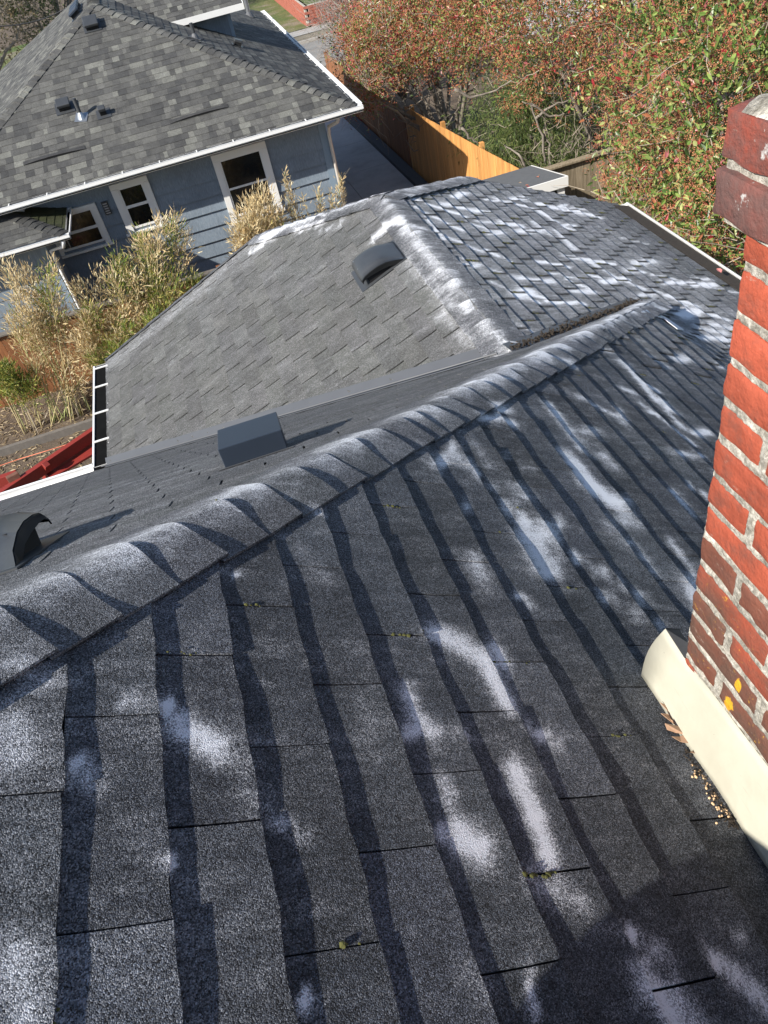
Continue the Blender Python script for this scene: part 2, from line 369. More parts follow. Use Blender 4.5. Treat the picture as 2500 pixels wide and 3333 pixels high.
spots(P4, [(880,425,1010,470,7,.75),(900,450,1000,500,7,.6),(1010,480,1080,505,6,.5),(1130,632,1180,650,8,1.0),(1180,655,1260,658,7,1.0),(1120,640,1160,655,7,.8),(1225,607,1270,625,6,.9),(1255,560,1325,572,6,1.0),(1260,590,1320,610,5,.8),(1180,590,1250,605,5,.6),
 (1110,440,1150,452,7,.8),(1160,455,1200,480,8,.7),(1215,490,1240,500,6,.7),(1200,500,1240,540,8,.5),(1260,560,1330,600,8,.6),(1330,600,1390,625,9,.7),(1440,640,1500,660,9,.8),(1500,670,1570,690,8,.7),(1050,540,1075,555,6,.9),(1090,560,1110,570,5,.8),(960,510,1040,545,7,.6),(1000,560,1080,590,6,.45),(1150,480,1190,510,9,.4),(1070,430,1110,440,7,.5),(920,470,960,520,6,.6),(870,480,920,500,6,.6),(1400,620,1480,660,6,.6),(1060,610,1120,640,6,.5),(1020,680,1120,760,7,.5),(1120,705,1150,720,6,.6)])
spots(P3, [(545,542,620,492,8,1.0),(620,490,700,465,7,.9),(640,500,700,480,8,.8),(700,470,800,425,7,.7),(810,515,860,475,12,.8),(830,490,870,480,10,.9),(570,515,600,500,9,.9),(900,520,960,600,14,.28),(930,600,1000,690,12,.2),(690,505,740,480,8,.5),(950,680,1020,740,12,.3),(880,560,960,660,8,.3)])
r9 = np.random.default_rng(21)
for k in range(130):                              # more wisps strewn over the middle and far slopes
    if k < 80:
        y = r9.uniform(1.1, 4.2); x = r9.uniform(-.1, 1.0)*y*.75+.15; L = r9.uniform(.03, .16); th = r9.choice([r9.normal(1.5, .25), r9.normal(.2, .4)])
        a = np.array([x, y, -1.15-.63*x]); d_ = np.array([math.cos(th), math.sin(th), -.63*math.cos(th)]); SPOTS.append((a, a+d_*L, r9.uniform(.012, .032), r9.uniform(.35, .95)))
    else:
        y = r9.uniform(3.4, 6.6); x = r9.uniform(1.4, 3.4); L = r9.uniform(.08, .30); th = r9.normal(.15, .35)
        a = np.array([x, y, -2.29-.45*(x-1.26)]); d_ = np.array([math.cos(th), math.sin(th), -.45*math.cos(th)]); SPOTS.append((a, a+d_*L, r9.uniform(.015, .04), r9.uniform(.4, .95)))
SA = np.array([s[0] for s in SPOTS]); SB = np.array([s[1] for s in SPOTS]); SW = np.array([s[2] for s in SPOTS]); SS = np.array([s[3] for s in SPOTS])
SD = SB-SA; SL = (SD**2).sum(1)+1e-9
def powder(V):
    V = np.asarray(V, dtype=float); out = np.zeros(len(V))
    for i in range(0, len(V), 20000):
        v = V[i:i+20000]
        d = v[:, None, :]-SA[None]
        t = np.clip((d*SD[None]).sum(2)/SL[None], 0, 1)
        q = d-t[..., None]*SD[None]
        r2 = (q**2).sum(2)/(SW[None]**2)
        out[i:i+20000] = (SS[None]*np.exp(-.5*r2)).max(1)
    v = np.asarray(V, dtype=float); x, y = v[:, 0], v[:, 1]
    film = .05*np.clip((y-.2)/2.2, 0, 1)*(x > -.9)*(y < x+1.6)+.11*np.clip((-.1-x)/.3, 0, 1)*(y < 3)+.25*np.clip((y-2.8)/1.2, 0, 1)*(x > 1.2)*np.clip((3.7-x)/.6, 0, 1)
    film = np.maximum(film, .32*np.exp(-np.abs(y-6.75)/.12)*(x < 1.3)*(y > 5))          # dusted crest of the wing
    film = np.maximum(film, .22*np.exp(-((1.26-x)/.2)**2)*(x < 1.27)*(y > 3.2))
    return np.maximum(out*1.22, 0)*(1-film*.4)+film

# ------------------------------------------------------------------ generic shingle courses
def sm(x, a, b): t = np.clip((x-a)/(b-a), 0, 1); return t*t*(3-2*t)
def tab(surf, nrm, s0, s1, a0, a1, A0, A1, nu, nv, th, gap, ups, tilt=0, wav=1.0, darkening=0):
    """one shingle tab between rows s0..s1 (downslope) and a0..a1 (along), clipped to A0(s)..A1(s)"""
    ss = np.linspace(s0, s1, nu+1)
    lo = np.maximum(a0+gap/2, [A0(s) for s in ss]); hi = np.minimum(a1-gap/2, [A1(s) for s in ss])
    if np.all(hi-lo < .004): return None
    bad = hi < lo; mid = (hi+lo)/2; lo = np.where(bad, mid, lo); hi = np.where(bad, mid, hi)
    u = np.linspace(0, 1, nv+1)
    A = lo[:, None]+(hi-lo)[:, None]*u[None]; S = np.repeat(ss[:, None], nv+1, 1)
    fr = (S-s0)/(s1-s0)
    ph = rng.uniform(0, 6.28, 3)
    S = S+fr*wav*(.0016*np.sin(A*41+ph[0])+rng.normal(0, .0007, S.shape)*(nv > 3))
    H = .0006+fr**(1.0 if nu < 3 else 1.9)*th*(1+tilt*(u[None]-.5))+fr*wav*(.0006*np.sin(A*19+ph[1]))+.0005*np.sin(S*23+A*13+ph[2])*wav*fr
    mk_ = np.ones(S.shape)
    if darkening: mk_[0, :] = darkening if darkening < .2 else 1; mk_[:, 0] *= darkening; mk_[:, -1] *= darkening  # scales the tint down on the top row and both side edges
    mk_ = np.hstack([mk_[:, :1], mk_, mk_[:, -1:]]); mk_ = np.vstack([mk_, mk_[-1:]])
    # wrap skirts
    S = np.hstack([S[:, :1], S, S[:, -1:]]); A = np.hstack([A[:, :1], A, A[:, -1:]])
    z = np.full((nu+1, 1), -.003); H = np.hstack([z, H, z])
    S = np.vstack([S, S[-1:]]); A = np.vstack([A, A[-1:]]); H = np.vstack([H, np.full((1, nv+3), -.003)])
    n_ = surf(S.ravel(), A.ravel())+np.asarray(nrm)[None]*H.ravel()[:, None]
    R, C = S.shape
    idx = np.arange(R*C).reshape(R, C)
    Fq = np.stack([idx[:-1, :-1], idx[1:, :-1], idx[1:, 1:], idx[:-1, 1:]], -1).reshape(-1, 4)
    if ups: Fq = Fq[:, ::-1]
    return n_, Fq, mk_.ravel()[:, None]
def join(parts):
    V = []; Fs = []; T = []; b = 0
    for v, f, t in parts:
        V.append(v); Fs.append(f+b); t = np.asarray(t, float); T.append(np.repeat(t[None], len(v), 0) if t.ndim == 1 else t); b += len(v)
    return np.vstack(V), np.vstack(Fs), np.vstack(T)
def emit(tabs, parent, name, fieldname, mat, limit=300, use_powder=True, label_field=None):
    """tabs = list of (V,F,tint); the ones showing largest become objects, the rest one 'stuff' mesh"""
    sc_ = []
    for v, f, t in tabs:
        c = v.mean(0); p = c@np.stack([AX, AY, -AZ], 1); zz = p[2]
        if zz < .1: sc_.append(0); continue
        q = v@np.stack([AX, AY, -AZ], 1); u = q[:, 0]/np.maximum(q[:, 2], .05)*F+1250; w_ = 1666.5-q[:, 1]/np.maximum(q[:, 2], .05)*F
        u = np.clip(u, 0, 2500); w_ = np.clip(w_, 0, 3333)
        A_ = 0.
        pu, pw = u[f], w_[f]
        A_ = abs(.5*((pu*np.roll(pw, -1, 1)-pw*np.roll(pu, -1, 1)).sum(1))).sum()
        sc_.append(A_)
    order = np.argsort(-np.array(sc_)); big = set(order[:limit].tolist())
    rest = []
    for i, (v, f, t) in enumerate(tabs):
        if sc_[i] <= 0 and i in big: big.discard(i)
        if i in big:
            t = np.asarray(t, float); at_ = {'tint': np.repeat(t[None], len(v), 0) if t.ndim == 1 else t}
            if use_powder: at_['powder'] = powder(v)*(1 if t.ndim == 1 else (t[:, 0]/t[:, 0].max())**.8)
            mk(name, v, f, mat, parent, attrs=at_)
        else: rest.append((v, f, t))
    if rest:
        V, Fs, T = join(rest); at_ = {'tint': T}
        if use_powder: at_['powder'] = powder(V)*np.clip(T[:, 0]/.27, 0, 1)**.8
        mk(fieldname, V, Fs, mat, parent, attrs=at_, kind='stuff')

# ================================================================== GROUND
def gz(y): return -7.2-.03*max(0, min(y, 45)-13) if y > 13 else -7.2
def ground_mat():
    m, nt, b = newmat('soil_and_mulch'); p = pos(nt)
    n1 = noise(nt, p, 3, 6, .7); n2 = noise(nt, p, 30, 5, .7)
    c = ramp(nt, n1, [(.3, (.055,.038,.026)), (.55, (.11,.08,.055)), (.75, (.17,.13,.09))])
    c = mixc(nt, ramp(nt, n2, [(.5, g3(0)), (.7, g3(.6))]), c, (.22,.17,.11))
    nt.links.new(c, b.inputs['Base Color']); b.inputs['Roughness'].default_value = .95; bump(nt, b, n2, .8, .03); return m
ys = [-60, 0, 13, 20, 30, 45, 300]
V = []; Fs = []
for i, y in enumerate(ys):
    V += [(-200, y, gz(y)), (200, y, gz(y))]
    if i: Fs.append((2*i-2, 2*i-1, 2*i+1, 2*i))
tag(mk('ground', V, Fs, ground_mat()), kind='structure')
def strip(name, x0, x1, y0, y1, dz, mat, n=8):
    V = []; Fs = []
    yy = np.linspace(y0, y1, n+1)
    for i, y in enumerate(yy):
        V += [(x0, y, gz(y)+dz), (x1, y, gz(y)+dz)]
        if i: Fs.append((2*i-2, 2*i-1, 2*i+1, 2*i))
    return tag(mk(name, V, Fs, mat), kind='structure')
def conc_mat(name, c1, c2, c3, joint=None):
    m, nt, b = newmat(name); p = pos(nt)
    n1 = noise(nt, p, 1.1, 6, .65); n2 = noise(nt, p, 45, 4, .6)
    c = ramp(nt, n1, [(.3, c1), (.5, c2), (.72, c3)])
    c = mixc(nt, 1.0, c, ramp(nt, n2, [(.3, g3(.85)), (.7, g3(1.12))]), 'MULTIPLY')
    nt.links.new(c, b.inputs['Base Color']); b.inputs['Roughness'].default_value = .85; bump(nt, b, n2, .3, .005); return m
conc = conc_mat('driveway_concrete', (.30,.29,.28), (.40,.39,.38), (.47,.46,.44))
# driveway of separate concrete slabs
drv = empty('driveway', (3.6, 20, gz(20)), 'grey concrete driveway slabs between the blue house and the orange fence', 'driveway')
drv['kind'] = 'structure'; del drv['category']; del drv['label']
y = 11.0
while y < 34.4:
    y1 = min(y+2.55, 34.5); mb = MB()
    for xa, xb in ((2.2, 3.53), (3.542, 4.86)):
        m_ = MB(); m_.hexa([(xa, y+.006, gz(y)-.05), (xb, y+.006, gz(y)-.05), (xb, y1-.006, gz(y1)-.05), (xa, y1-.006, gz(y1)-.05), (xa, y+.006, gz(y)+.02), (xb, y+.006, gz(y)+.02), (xb, y1-.006, gz(y1)+.02), (xa, y1-.006, gz(y1)+.02)])
        m_.build('slab', conc, drv)
    y = y1
mb = MB(); mb.hexa([(4.87,10,gz(10)-.1),(5.14,10,gz(10)-.1),(5.14,34.4,gz(34.4)-.1),(4.87,34.4,gz(34.4)-.1),(4.87,10,gz(10)+.16),(5.14,10,gz(10)+.16),(5.14,34.4,gz(34.4)+.16),(4.87,34.4,gz(34.4)+.16)])
tag(mb.build('kerb_strip', M['kerb']), kind='structure')
strip('road', -60, 70, 34.9, 40.6, .012, conc_mat('old_asphalt', (.15,.145,.14), (.19,.185,.175), (.23,.22,.205)))
mb = MB(); mb.bb((-60, 40.6, gz(40.6)-.2), (70, 40.75, gz(40.6)+.13)); tag(mb.build('kerb', M['street_kerb']), kind='structure')
strip('verge', -60, 70, 40.75, 42.2, .10, conc_mat('worn_verge', (.12,.105,.07), (.17,.15,.11), (.24,.21,.16)))
strip('sidewalk', -60, 70, 42.2, 43.6, .12, conc_mat('sidewalk_concrete', (.26,.25,.23), (.33,.32,.30), (.38,.37,.34)))
def lawn_mat():
    m, nt, b = newmat('patchy_lawn'); p = pos(nt)
    n1 = noise(nt, p, .55, 5, .6); n2 = noise(nt, p, 14, 4, .7)
    c = ramp(nt, n1, [(.4, (.075,.115,.022)), (.52, (.13,.14,.045)), (.62, (.22,.19,.13))])
    c = mixc(nt, 1.0, c, ramp(nt, n2, [(.3, g3(.6)), (.7, g3(1.3))]), 'MULTIPLY')
    nt.links.new(c, b.inputs['Base Color']); b.inputs['Roughness'].default_value = .95; bump(nt, b, n2, 1, .05); return m
strip('lawn', -60, 7.2, 43.6, 62, .14, lawn_mat())
mb = MB(); mb.bb((7.2, 43.9, gz(45)-.2), (60, 75, gz(45)+1.05)); tag(mb.build('raised_lawn', lawn_mat()), kind='structure')
# garden litter: dry leaves scattered over soil
def leaf_shape(L, W, fold=.25):
    return np.array([(0,0,0), (.33*L, .5*W, fold*W*.5), (.7*L, .42*W, fold*W*.5), (L,0,0), (.7*L,-.42*W, fold*W*.5), (.33*L,-.5*W, fold*W*.5)], float), np.array([(0,1,2,3), (0,3,4,5)])
def scatter_leaves(P, D, Nn, L, W, cols, fold=.3, bend=.15):
    """P positions, D leaf directions, Nn normals, L lengths, W widths -> merged mesh arrays"""
    n = len(P)
    D = D/np.linalg.norm(D, axis=1)[:, None]
    S = np.cross(Nn, D); S /= (np.linalg.norm(S, axis=1)[:, None]+1e-9); U = np.cross(D, S)
    t = np.array([0, .33, .7, 1, .7, .33]); sd = np.array([0, .5, .42, 0, -.42, -.5]); up = np.array([0, fold*.5, fold*.5, 0, fold*.5, fold*.5])
    L = L[:, None]; W = W[:, None]
    V = P[:, None, :]+(t[None]*L)[..., None]*D[:, None]+(sd[None]*W)[..., None]*S[:, None]+((up[None]*W)-bend*(t[None]**2)*L)[..., None]*U[:, None]
    b = (np.arange(n)*6)[:, None]
    Fq = np.concatenate([b+np.array([[0,1,2,3]]), b+np.array([[0,3,4,5]])], 1).reshape(-1, 4)
    fc = np.repeat(cols, 2, 0)
    return V.reshape(-1, 3), Fq, fc
def unit(n): v = rng.normal(0, 1, (n, 3)); return v/np.linalg.norm(v, axis=1)[:, None]
n = 3800
P = np.stack([rng.uniform(-6.5, -1.8, n), rng.uniform(10.2, 14.8, n), np.full(n, 0.)], 1)
P[:, 2] = [gz(y)+.015 for y in P[:, 1]]
D = np.stack([rng.normal(0, 1, n), rng.normal(0, 1, n), rng.normal(0, .15, n)], 1)
lc = np.array([(.42,.33,.19),(.33,.24,.13),(.52,.42,.27),(.24,.17,.10)])
V, Fq, fc = scatter_leaves(P, D, unit(n)*.4+np.array([0,0,1.]), rng.uniform(.05, .13, n), rng.uniform(.012, .028, n), lc[rng.integers(0, 4, n)])
tag(mk('leaf_litter', V, Fq, M['fine'], fcol=fc), kind='stuff')
mb = MB(); mb.hexa([(-8, 12.15, -7.3), (-1, 12.25, -7.3), (-1, 12.33, -7.3), (-8, 12.23, -7.3), (-8, 12.15, -7.06), (-1, 12.25, -7.06), (-1, 12.33, -7.06), (-8, 12.23, -7.06)])
tag(mb.build('timber_edging', M['timber']), 'long grey timber edging board along the bamboo bed', 'garden edging')
mb = MB(); mb.tube([at(-40, 1530, 2, -7.12), at(60, 1495, 2, -7.15), at(150, 1468, 2, -7.12), at(240, 1440, 2, -7.15), at(310, 1422, 2, -7.13), at(420, 1390, 2, -7.15)], .007, 5)
tag(mb.build('garden_string', M['string']), 'orange pink string stretched across the mulched soil', 'string')

# red painted wooden frame in the yard below the gutter
rd = empty('garden_stairs', tuple(at(150, 1560, 2, -6.9)), 'red painted wooden garden stairs with rotted post end below the gutter', 'stairs')
def beam(a, b, hw, hh, mat, name, par, bev=.006):
    a, b = np.array(a, float), np.array(b, float); t = b-a; L = np.linalg.norm(t); t /= L
    s_ = np.cross(t, (0,0,1.)); s_ /= np.linalg.norm(s_); u_ = np.cross(s_, t)
    m_ = MB(); m_.box((a+b)/2, (L/2, hw, hh), (t, s_, u_)); return m_.build(name, mat, par, bevel=bev)
zz = -6.55
beam(at(-60, 1660, 2, zz), at(330, 1395, 2, zz), .05, .09, M['red_wood'], 'rail', rd)
beam(at(-60, 1588, 2, -6.8), at(60, 1548, 2, -6.8), .05, .09, M['red_wood'], 'rail', rd)
beam(at(150, 1545, 2, -6.7), at(330, 1440, 2, -6.7), .19, .02, M['red_wood'], 'stair_tread', rd)
beam(at(150, 1510, 2, -6.45), at(152, 1560, 2, -6.95), .045, .045, M['red_wood'], 'post', rd)
beam(at(38, 1545, 2, -6.4), at(75, 1600, 2, -6.7), .09, .07, M['rot_wood'], 'post_end', rd)
beam(at(200, 1590, 2, -6.6), at(340, 1490, 2, -6.6), .07, .015, M['timber'], 'pale_board', rd)

# ================================================================== FENCES
def board_fence(name, label, pts, top, bot, bw, mat, backdir, cap=None, rails=True, cat='fence', gapw=.006, th=.018):
    """boards along pts[0]->pts[1] (plan); top(t), bot(t) give z at distance t"""
    a, b = np.array(pts[0], float), np.array(pts[1], float); L = np.linalg.norm(b-a); d = (b-a)/L; nb = int(L/bw)
    e = empty(name, (a[0], a[1], bot(0)), label, cat); d3 = np.array([d[0], d[1], 0]); n3 = np.array([*backdir, 0.])
    for i in range(nb):
        t0, t1 = i*bw+gapw/2, (i+1)*bw-gapw/2; off = n3*rng.uniform(-.003, .003)
        p0 = np.array([*(a+d*t0), 0])+off; p1 = np.array([*(a+d*t1), 0])+off
        m_ = MB(); zt0, zt1, zb = top(t0)+rng.uniform(-.006, .006), top(t1), bot(t0)
        m_.hexa([p0+(0,0,zb), p1+(0,0,zb), p1+n3*th+(0,0,zb), p0+n3*th+(0,0,zb), p0+(0,0,zt0), p1+(0,0,zt1), p1+n3*th+(0,0,zt1), p0+n3*th+(0,0,zt0)])
        m_.build('board', mat, e)
    if rails:
        for f in (.18, .55, .9):
            p0 = np.array([*(a), bot(0)+(top(0)-bot(0))*f])+n3*(th+.02); p1 = np.array([*(b), bot(L)+(top(L)-bot(L))*f])+n3*(th+.02)
            beam(p0, p1, .018, .045, mat, 'rail', e, 0)
        t = 0
        while t < L:
            p = np.array([*(a+d*t), 0])+n3*(th+.09)
            m_ = MB(); m_.bb((p[0]-.045, p[1]-.045, bot(t)), (p[0]+.045, p[1]+.045, top(t)+.04)); m_.build('post', mat, e); t += 2.4
    if cap:
        p0 = np.array([*a, top(0)+.02])+n3*cap[1]; p1 = np.array([*b, top(L)+.02])+n3*cap[1]
        beam(p0, p1, cap[0], .02, cap[2], 'cap_rail', e)
    return e
board_fence('wooden_fence', 'new orange cedar board fence beside the concrete driveway', ((5.2, 12.6), (5.2, 20.2)), lambda t: -5.22-.083*t, lambda t: gz(12.6+t), .14, M['cedar'], (1, 0))
board_fence('wooden_fence', 'older dull brown board fence running down towards the street', ((5.2, 20.25), (5.2, 30.0)), lambda t: -5.95-.034*t, lambda t: gz(20.2+t), .14, M['brownwood'], (1, 0))
board_fence('wooden_fence', 'weathered grey brown fence with a cap rail behind the small shed', ((5.35, 13.0), (10.5, 13.0)), lambda t: -5.45, lambda t: -7.25, .14, M['oldwood'], (0, 1), cap=(.07, 0, M['oldwood']))
board_fence('wooden_fence', 'dark orange brown fence with pale top rail behind the bamboo', ((-7.5, 13.95), (0.9, 13.95)), lambda t: -5.88, lambda t: -7.3, .14, M['brownwood'], (0, 1), cap=(.06, .0, M['timber']))

# ================================================================== SHED
sh = empty('garden_shed', (4.7, 11.6, gz(11)), 'small flat roofed dark grey shed with white fascia at the fence end', 'shed')
yf = 11.1
fr = at(1843, 573, 1, yf); fl = at(1695, 614, 1, yf); br = at(1727, 539, 0, fr[0]); bl = np.array([fl[0]-.35, br[1], br[2]])
br = np.array([fr[0], br[1], br[2]]); bl = np.array([fl[0]-.5, br[1], br[2]]); fl = np.array([bl[0], fl[1], fr[2]])
mb = MB(); mb.slab([fl, fr, br, bl], (0,0,-.03)); mb.build('shed_roof', M['shed_roof'], sh)
mb = MB(); mb.hexa([fl+(-.01,-.03,-.15), fr+(.02,-.03,-.15), fr+(.02,-.004,-.15), fl+(-.01,-.004,-.15), fl+(-.01,-.03,.005), fr+(.02,-.03,.005), fr+(.02,-.004,.005), fl+(-.01,-.004,.005)]); mb.build('fascia', M['white'], sh)
mb = MB(); mb.hexa([fr+(.003,0,-.15), fr+(.02,0,-.15), br+(.02,0,-.15), br+(.003,0,-.15), fr+(.003,0,.004), fr+(.02,0,.004), br+(.02,0,.004), br+(.003,0,.004)]); mb.build('fascia', M['white'], sh)
mb = MB(); mb.bb((fl[0]+.1, fl[1]+.06, gz(11)), (fr[0]-.07, br[1]-.05, min(fr[2], br[2])-.04)); mb.build('wall', M['shed_wall'], sh)
mb = MB(); mb.bb((fr[0]-.13, fl[1]+.02, gz(11)), (fr[0]-.02, fl[1]+.055, fr[2]-.15)); mb.build('corner_board', M['white'], sh)
for k in range(9):
    q = fl+(fr-fl)*rng.uniform(.1, .95)+(br-fr)*rng.uniform(.05, .95)
    V, Fq, fc = scatter_leaves(np.array([q+(0,0,.006)]), unit(1)*np.array([1,1,.05]), np.array([[0,0,1.]]), np.array([.07]), np.array([.04]), np.array([random.choice([(.5,.2,.13),(.42,.3,.2),(.45,.06,.08)])]))
    if k < 9: mk('fallen_leaf', V, Fq, M['fine'], fcol=fc).update_tag() if False else tag(mk('fallen_leaf', V, Fq, M['fine'], fcol=fc), 'small dry leaf fallen on the flat shed roof, one of several scattered there', 'leaf', 'fallen leaves on the shed roof')

# ================================================================== NEIGHBOUR HOUSE
nh = empty('blue_house', (-1.0, 20, gz(20)), 'blue grey single storey house with grey hip roof and white windows across the side yard', 'house')
XL, XR, YF, YB, ZE = -4.94, 2.905, 14.59, 25.6, -4.0
XM = (XL+XR)/2; C5, S5 = 1/math.sqrt(1.25), .5/math.sqrt(1.25)
YR1, YR2, ZR = 18.5, 21.7, ZE+.5*(18.5-14.59)
mb = MB()
Pp = {'fl': (XL,YF,ZE-.012), 'fr': (XR,YF,ZE-.012), 'br': (XR,YB,ZE-.012), 'bl': (XL,YB,ZE-.012), 'r1': (XM,YR1,ZR-.012), 'r2': (XM,YR2,ZR-.012)}
mb.add([Pp['fl'],Pp['fr'],Pp['br'],Pp['bl'],Pp['r1'],Pp['r2']], [(0,1,4),(1,2,5,4),(2,3,5),(3,0,4,5),(0,3,2,1)])
nroof = mb.build('roof', M['deck'], nh)
def ntint(u):
    r_ = rng.random()
    if r_ < .16: c = np.array([.33,.33,.29])
    elif r_ < .45: c = np.array([.215,.212,.195])
    elif r_ < .8: c = np.array([.145,.143,.136])
    else: c = np.array([.085,.085,.086])
    return (c*.72+np.array([.155,.153,.143])*.28)*rng.uniform(.88, 1.12)*1.25
def lam_slope(surf, nrm, smax, A0, A1, e=.1445, dark=1.0, ups=False, skip=None):
    out = []; k = 0; s = 0.0; ph = 0
    while s < smax-.01:
        s1 = min(s+e, smax+.02); a = A0(s1)-.3+rng.uniform(0, .2); hi = A1(s1)+.1
        while a < hi:
            wdt = rng.choice([.07, .10, .13, .16, .20, .26]); a2 = a+wdt
            if a2 > A0(s1) and (skip is None or not skip(.5*(s+s1), .5*(a+a2))):
                t = tab(surf, nrm, s, s1, a, a2, A0, A1, 1, 1, .0075 if rng.random() < .5 else .0045, .002, ups, wav=.6)
                if t: out.append((t[0], t[1], ntint(0)*dark))
            a = a2
        s = s+e
    return out
hw = (XR-XL)/2; dF = YR1-YF; sF = dF/C5
tabsF = lam_slope(lambda s, a: np.stack([a, YR1-s*C5, ZR-s*S5], 1), (0,-S5,C5), sF, lambda s: XM-s*C5*hw/dF, lambda s: XM+s*C5*hw/dF, ups=False)
emit(tabsF, nroof, 'shingle', 'front_shingle_field', M['nshingle'], use_powder=False)
tR = math.atan2(ZR-ZE, hw); cR, sR = math.cos(tR), math.sin(tR); smR = hw/cR
A0r = lambda s: YR1-s*cR*dF/hw; A1r = lambda s: YR2+s*cR*(YB-YR2)/hw
tabsR = lam_slope(lambda s, a: np.stack([XM+s*cR, a, ZR-s*sR], 1), (sR,0,cR), smR, A0r, A1r, ups=True)
V, Fq, T = join(tabsR); mk('right_shingle_field', V, Fq, M['nshingle'], nroof, attrs={'tint': T}, kind='stuff')
tabsL = lam_slope(lambda s, a: np.stack([XM-s*cR, a, ZR-s*sR], 1), (-sR,0,cR), smR, A0r, A1r, ups=False)
V, Fq, T = join(tabsL); mk('left_shingle_field', V, Fq, M['nshingle'], nroof, attrs={'tint': T}, kind='stuff')
# lifted courses: dark gaps where two shingle rows have sagged
for (a, b) in (((555,405), (745,350)), ((78,540), (280,486))):
    pa, pb = PN(*a), PN(*b); m_ = MB(); n_ = 26; top = []; 
    for i in range(n_+1):
        t = i/n_; q = pa+(pb-pa)*t+np.array([0,0,.004]); lift = .03*math.sin(math.pi*t)**.7
        top.append((q, lift))
    V = []; Fs = []
    for q, l in top:
        V += [q+(0,-.004,.006), q+(0,-.006-l*.2,.006+l), q+(0,.03,.012+l*.9+.012), q+(0,.075,.044+l*.3)]
    Fs = [(i*4+k, i*4+k+4, i*4+k+5, i*4+k+1) for i in range(n_) for k in (1, 2)]
    mk('lifted_shingle', V, Fs, M['nshingle'], nroof, attrs={'tint': np.tile([[.10,.10,.10]], (len(V),1))})
    mk('shadow_gap', V, [(i*4, i*4+4, i*4+5, i*4+1) for i in range(n_)], M['vent_dark'], nroof)

def cap_line(P0, Pe, w1, w2, e, wid, mat, parent, name='cap_shingle', tint=None, res=(2, 8), th=.012, powf=None, limit=999, base=.012, rnd=.03, wavy=.004):
    """overlapping cap shingles bent over a ridge or hip from P0 (upper) to Pe (lower)"""
    P0, Pe = np.array(P0, float), np.array(Pe, float); L = np.linalg.norm(Pe-P0); t = (Pe-P0)/L
    w1 = np.array(w1, float); w1 -= t*np.dot(w1, t); w1 /= np.linalg.norm(w1); w2 = np.array(w2, float); w2 -= t*np.dot(w2, t); w2 /= np.linalg.norm(w2)
    up = -(w1+w2); 
    if np.linalg.norm(up) < 1e-3: up = np.array([0,0,1.])
    up /= np.linalg.norm(up); up = up if up[2] > 0 else -up
    n1 = np.cross(t, w1); n1 = n1 if n1[2] > 0 else -n1; n2 = np.cross(t, w2); n2 = n2 if n2[2] > 0 else -n2
    k = 0; s = 0.
    while s < L-.02:
        s1 = min(s+e, L+.02); nu, nv = res
        q = np.linspace(-1, 1, 2*nv+1)*wid*(1+rng.uniform(-.02, .02)); ss = np.linspace(s-.01, s1, nu+1)
        Q, S_ = np.meshgrid(q, ss); fr = (S_-s)/(s1-s); ph = rng.uniform(0, 6.28, 2)
        skew = rng.uniform(-.008, .008)
        S2_ = S_+fr*(skew*Q/wid+wavy*np.sin(Q/wid*3+ph[0]))-abs(Q)*.0
        H = base+fr*th*(1+.6*np.sin(Q/wid*2.5+ph[1])); H = H*1.0
        lat = (w2-w1)/2; dnv = (w1+w2)/2; rr_ = rnd
        V = P0[None, None]+t*S2_[..., None]+lat*Q[..., None]+dnv*np.sqrt(Q*Q+rr_*rr_)[..., None]+up*H[..., None]
        # skirt ring
        dn = np.array([0,0,-1.])
        V = np.concatenate([V[:, :1]+dn*.005, V, V[:, -1:]+dn*.005], 1)
        V = np.concatenate([V, V[-1:]+dn*th*1.5-t*.001], 0)
        Rr, Cc, _ = V.shape; idx = np.arange(Rr*Cc).reshape(Rr, Cc)
        Fq = np.stack([idx[:-1, :-1], idx[1:, :-1], idx[1:, 1:], idx[:-1, 1:]], -1).reshape(-1, 4)
        V = V.reshape(-1, 3); tn = tint() if callable(tint) else tint
        at_ = {'tint': np.repeat(np.asarray(tn)[None], len(V), 0)}
        if powf is not None:
            Qf = np.hstack([Q[:, :1], Q, Q[:, -1:]]); Qf = np.vstack([Qf, Qf[-1:]])
            Ff = np.hstack([fr[:, :1], fr, fr[:, -1:]]); Ff = np.vstack([Ff, Ff[-1:]])
            at_['powder'] = np.maximum(powder(V), powf(Qf.ravel()/wid, Ff.ravel(), s/L))
        mk(name, V, Fq, mat, parent, attrs=at_); s += e; k += 1
ct = lambda: ntint(0)*rng.uniform(.9, 1.15)
apex = np.array([XM, YR1, ZR]); dn_f = (0,-C5,-S5); dn_r = (cR,0,-sR); dn_l = (-cR,0,-sR)
cap_line(apex, (XR, YF, ZE), dn_f, dn_r, .145, .14, M['nshingle'], nroof, 'ridge_cap', ct, (1, 3), .012)
cap_line(apex, (XL, YF, ZE), dn_f, dn_l, .145, .14, M['nshingle'], nroof, 'ridge_cap', ct, (1, 3), .012)
cap_line((XM, YR2, ZR+.0), (XM, YR1, ZR), dn_l, dn_r, .145, .14, M['nshingle'], nroof, 'ridge_cap', ct, (1, 3), .012)

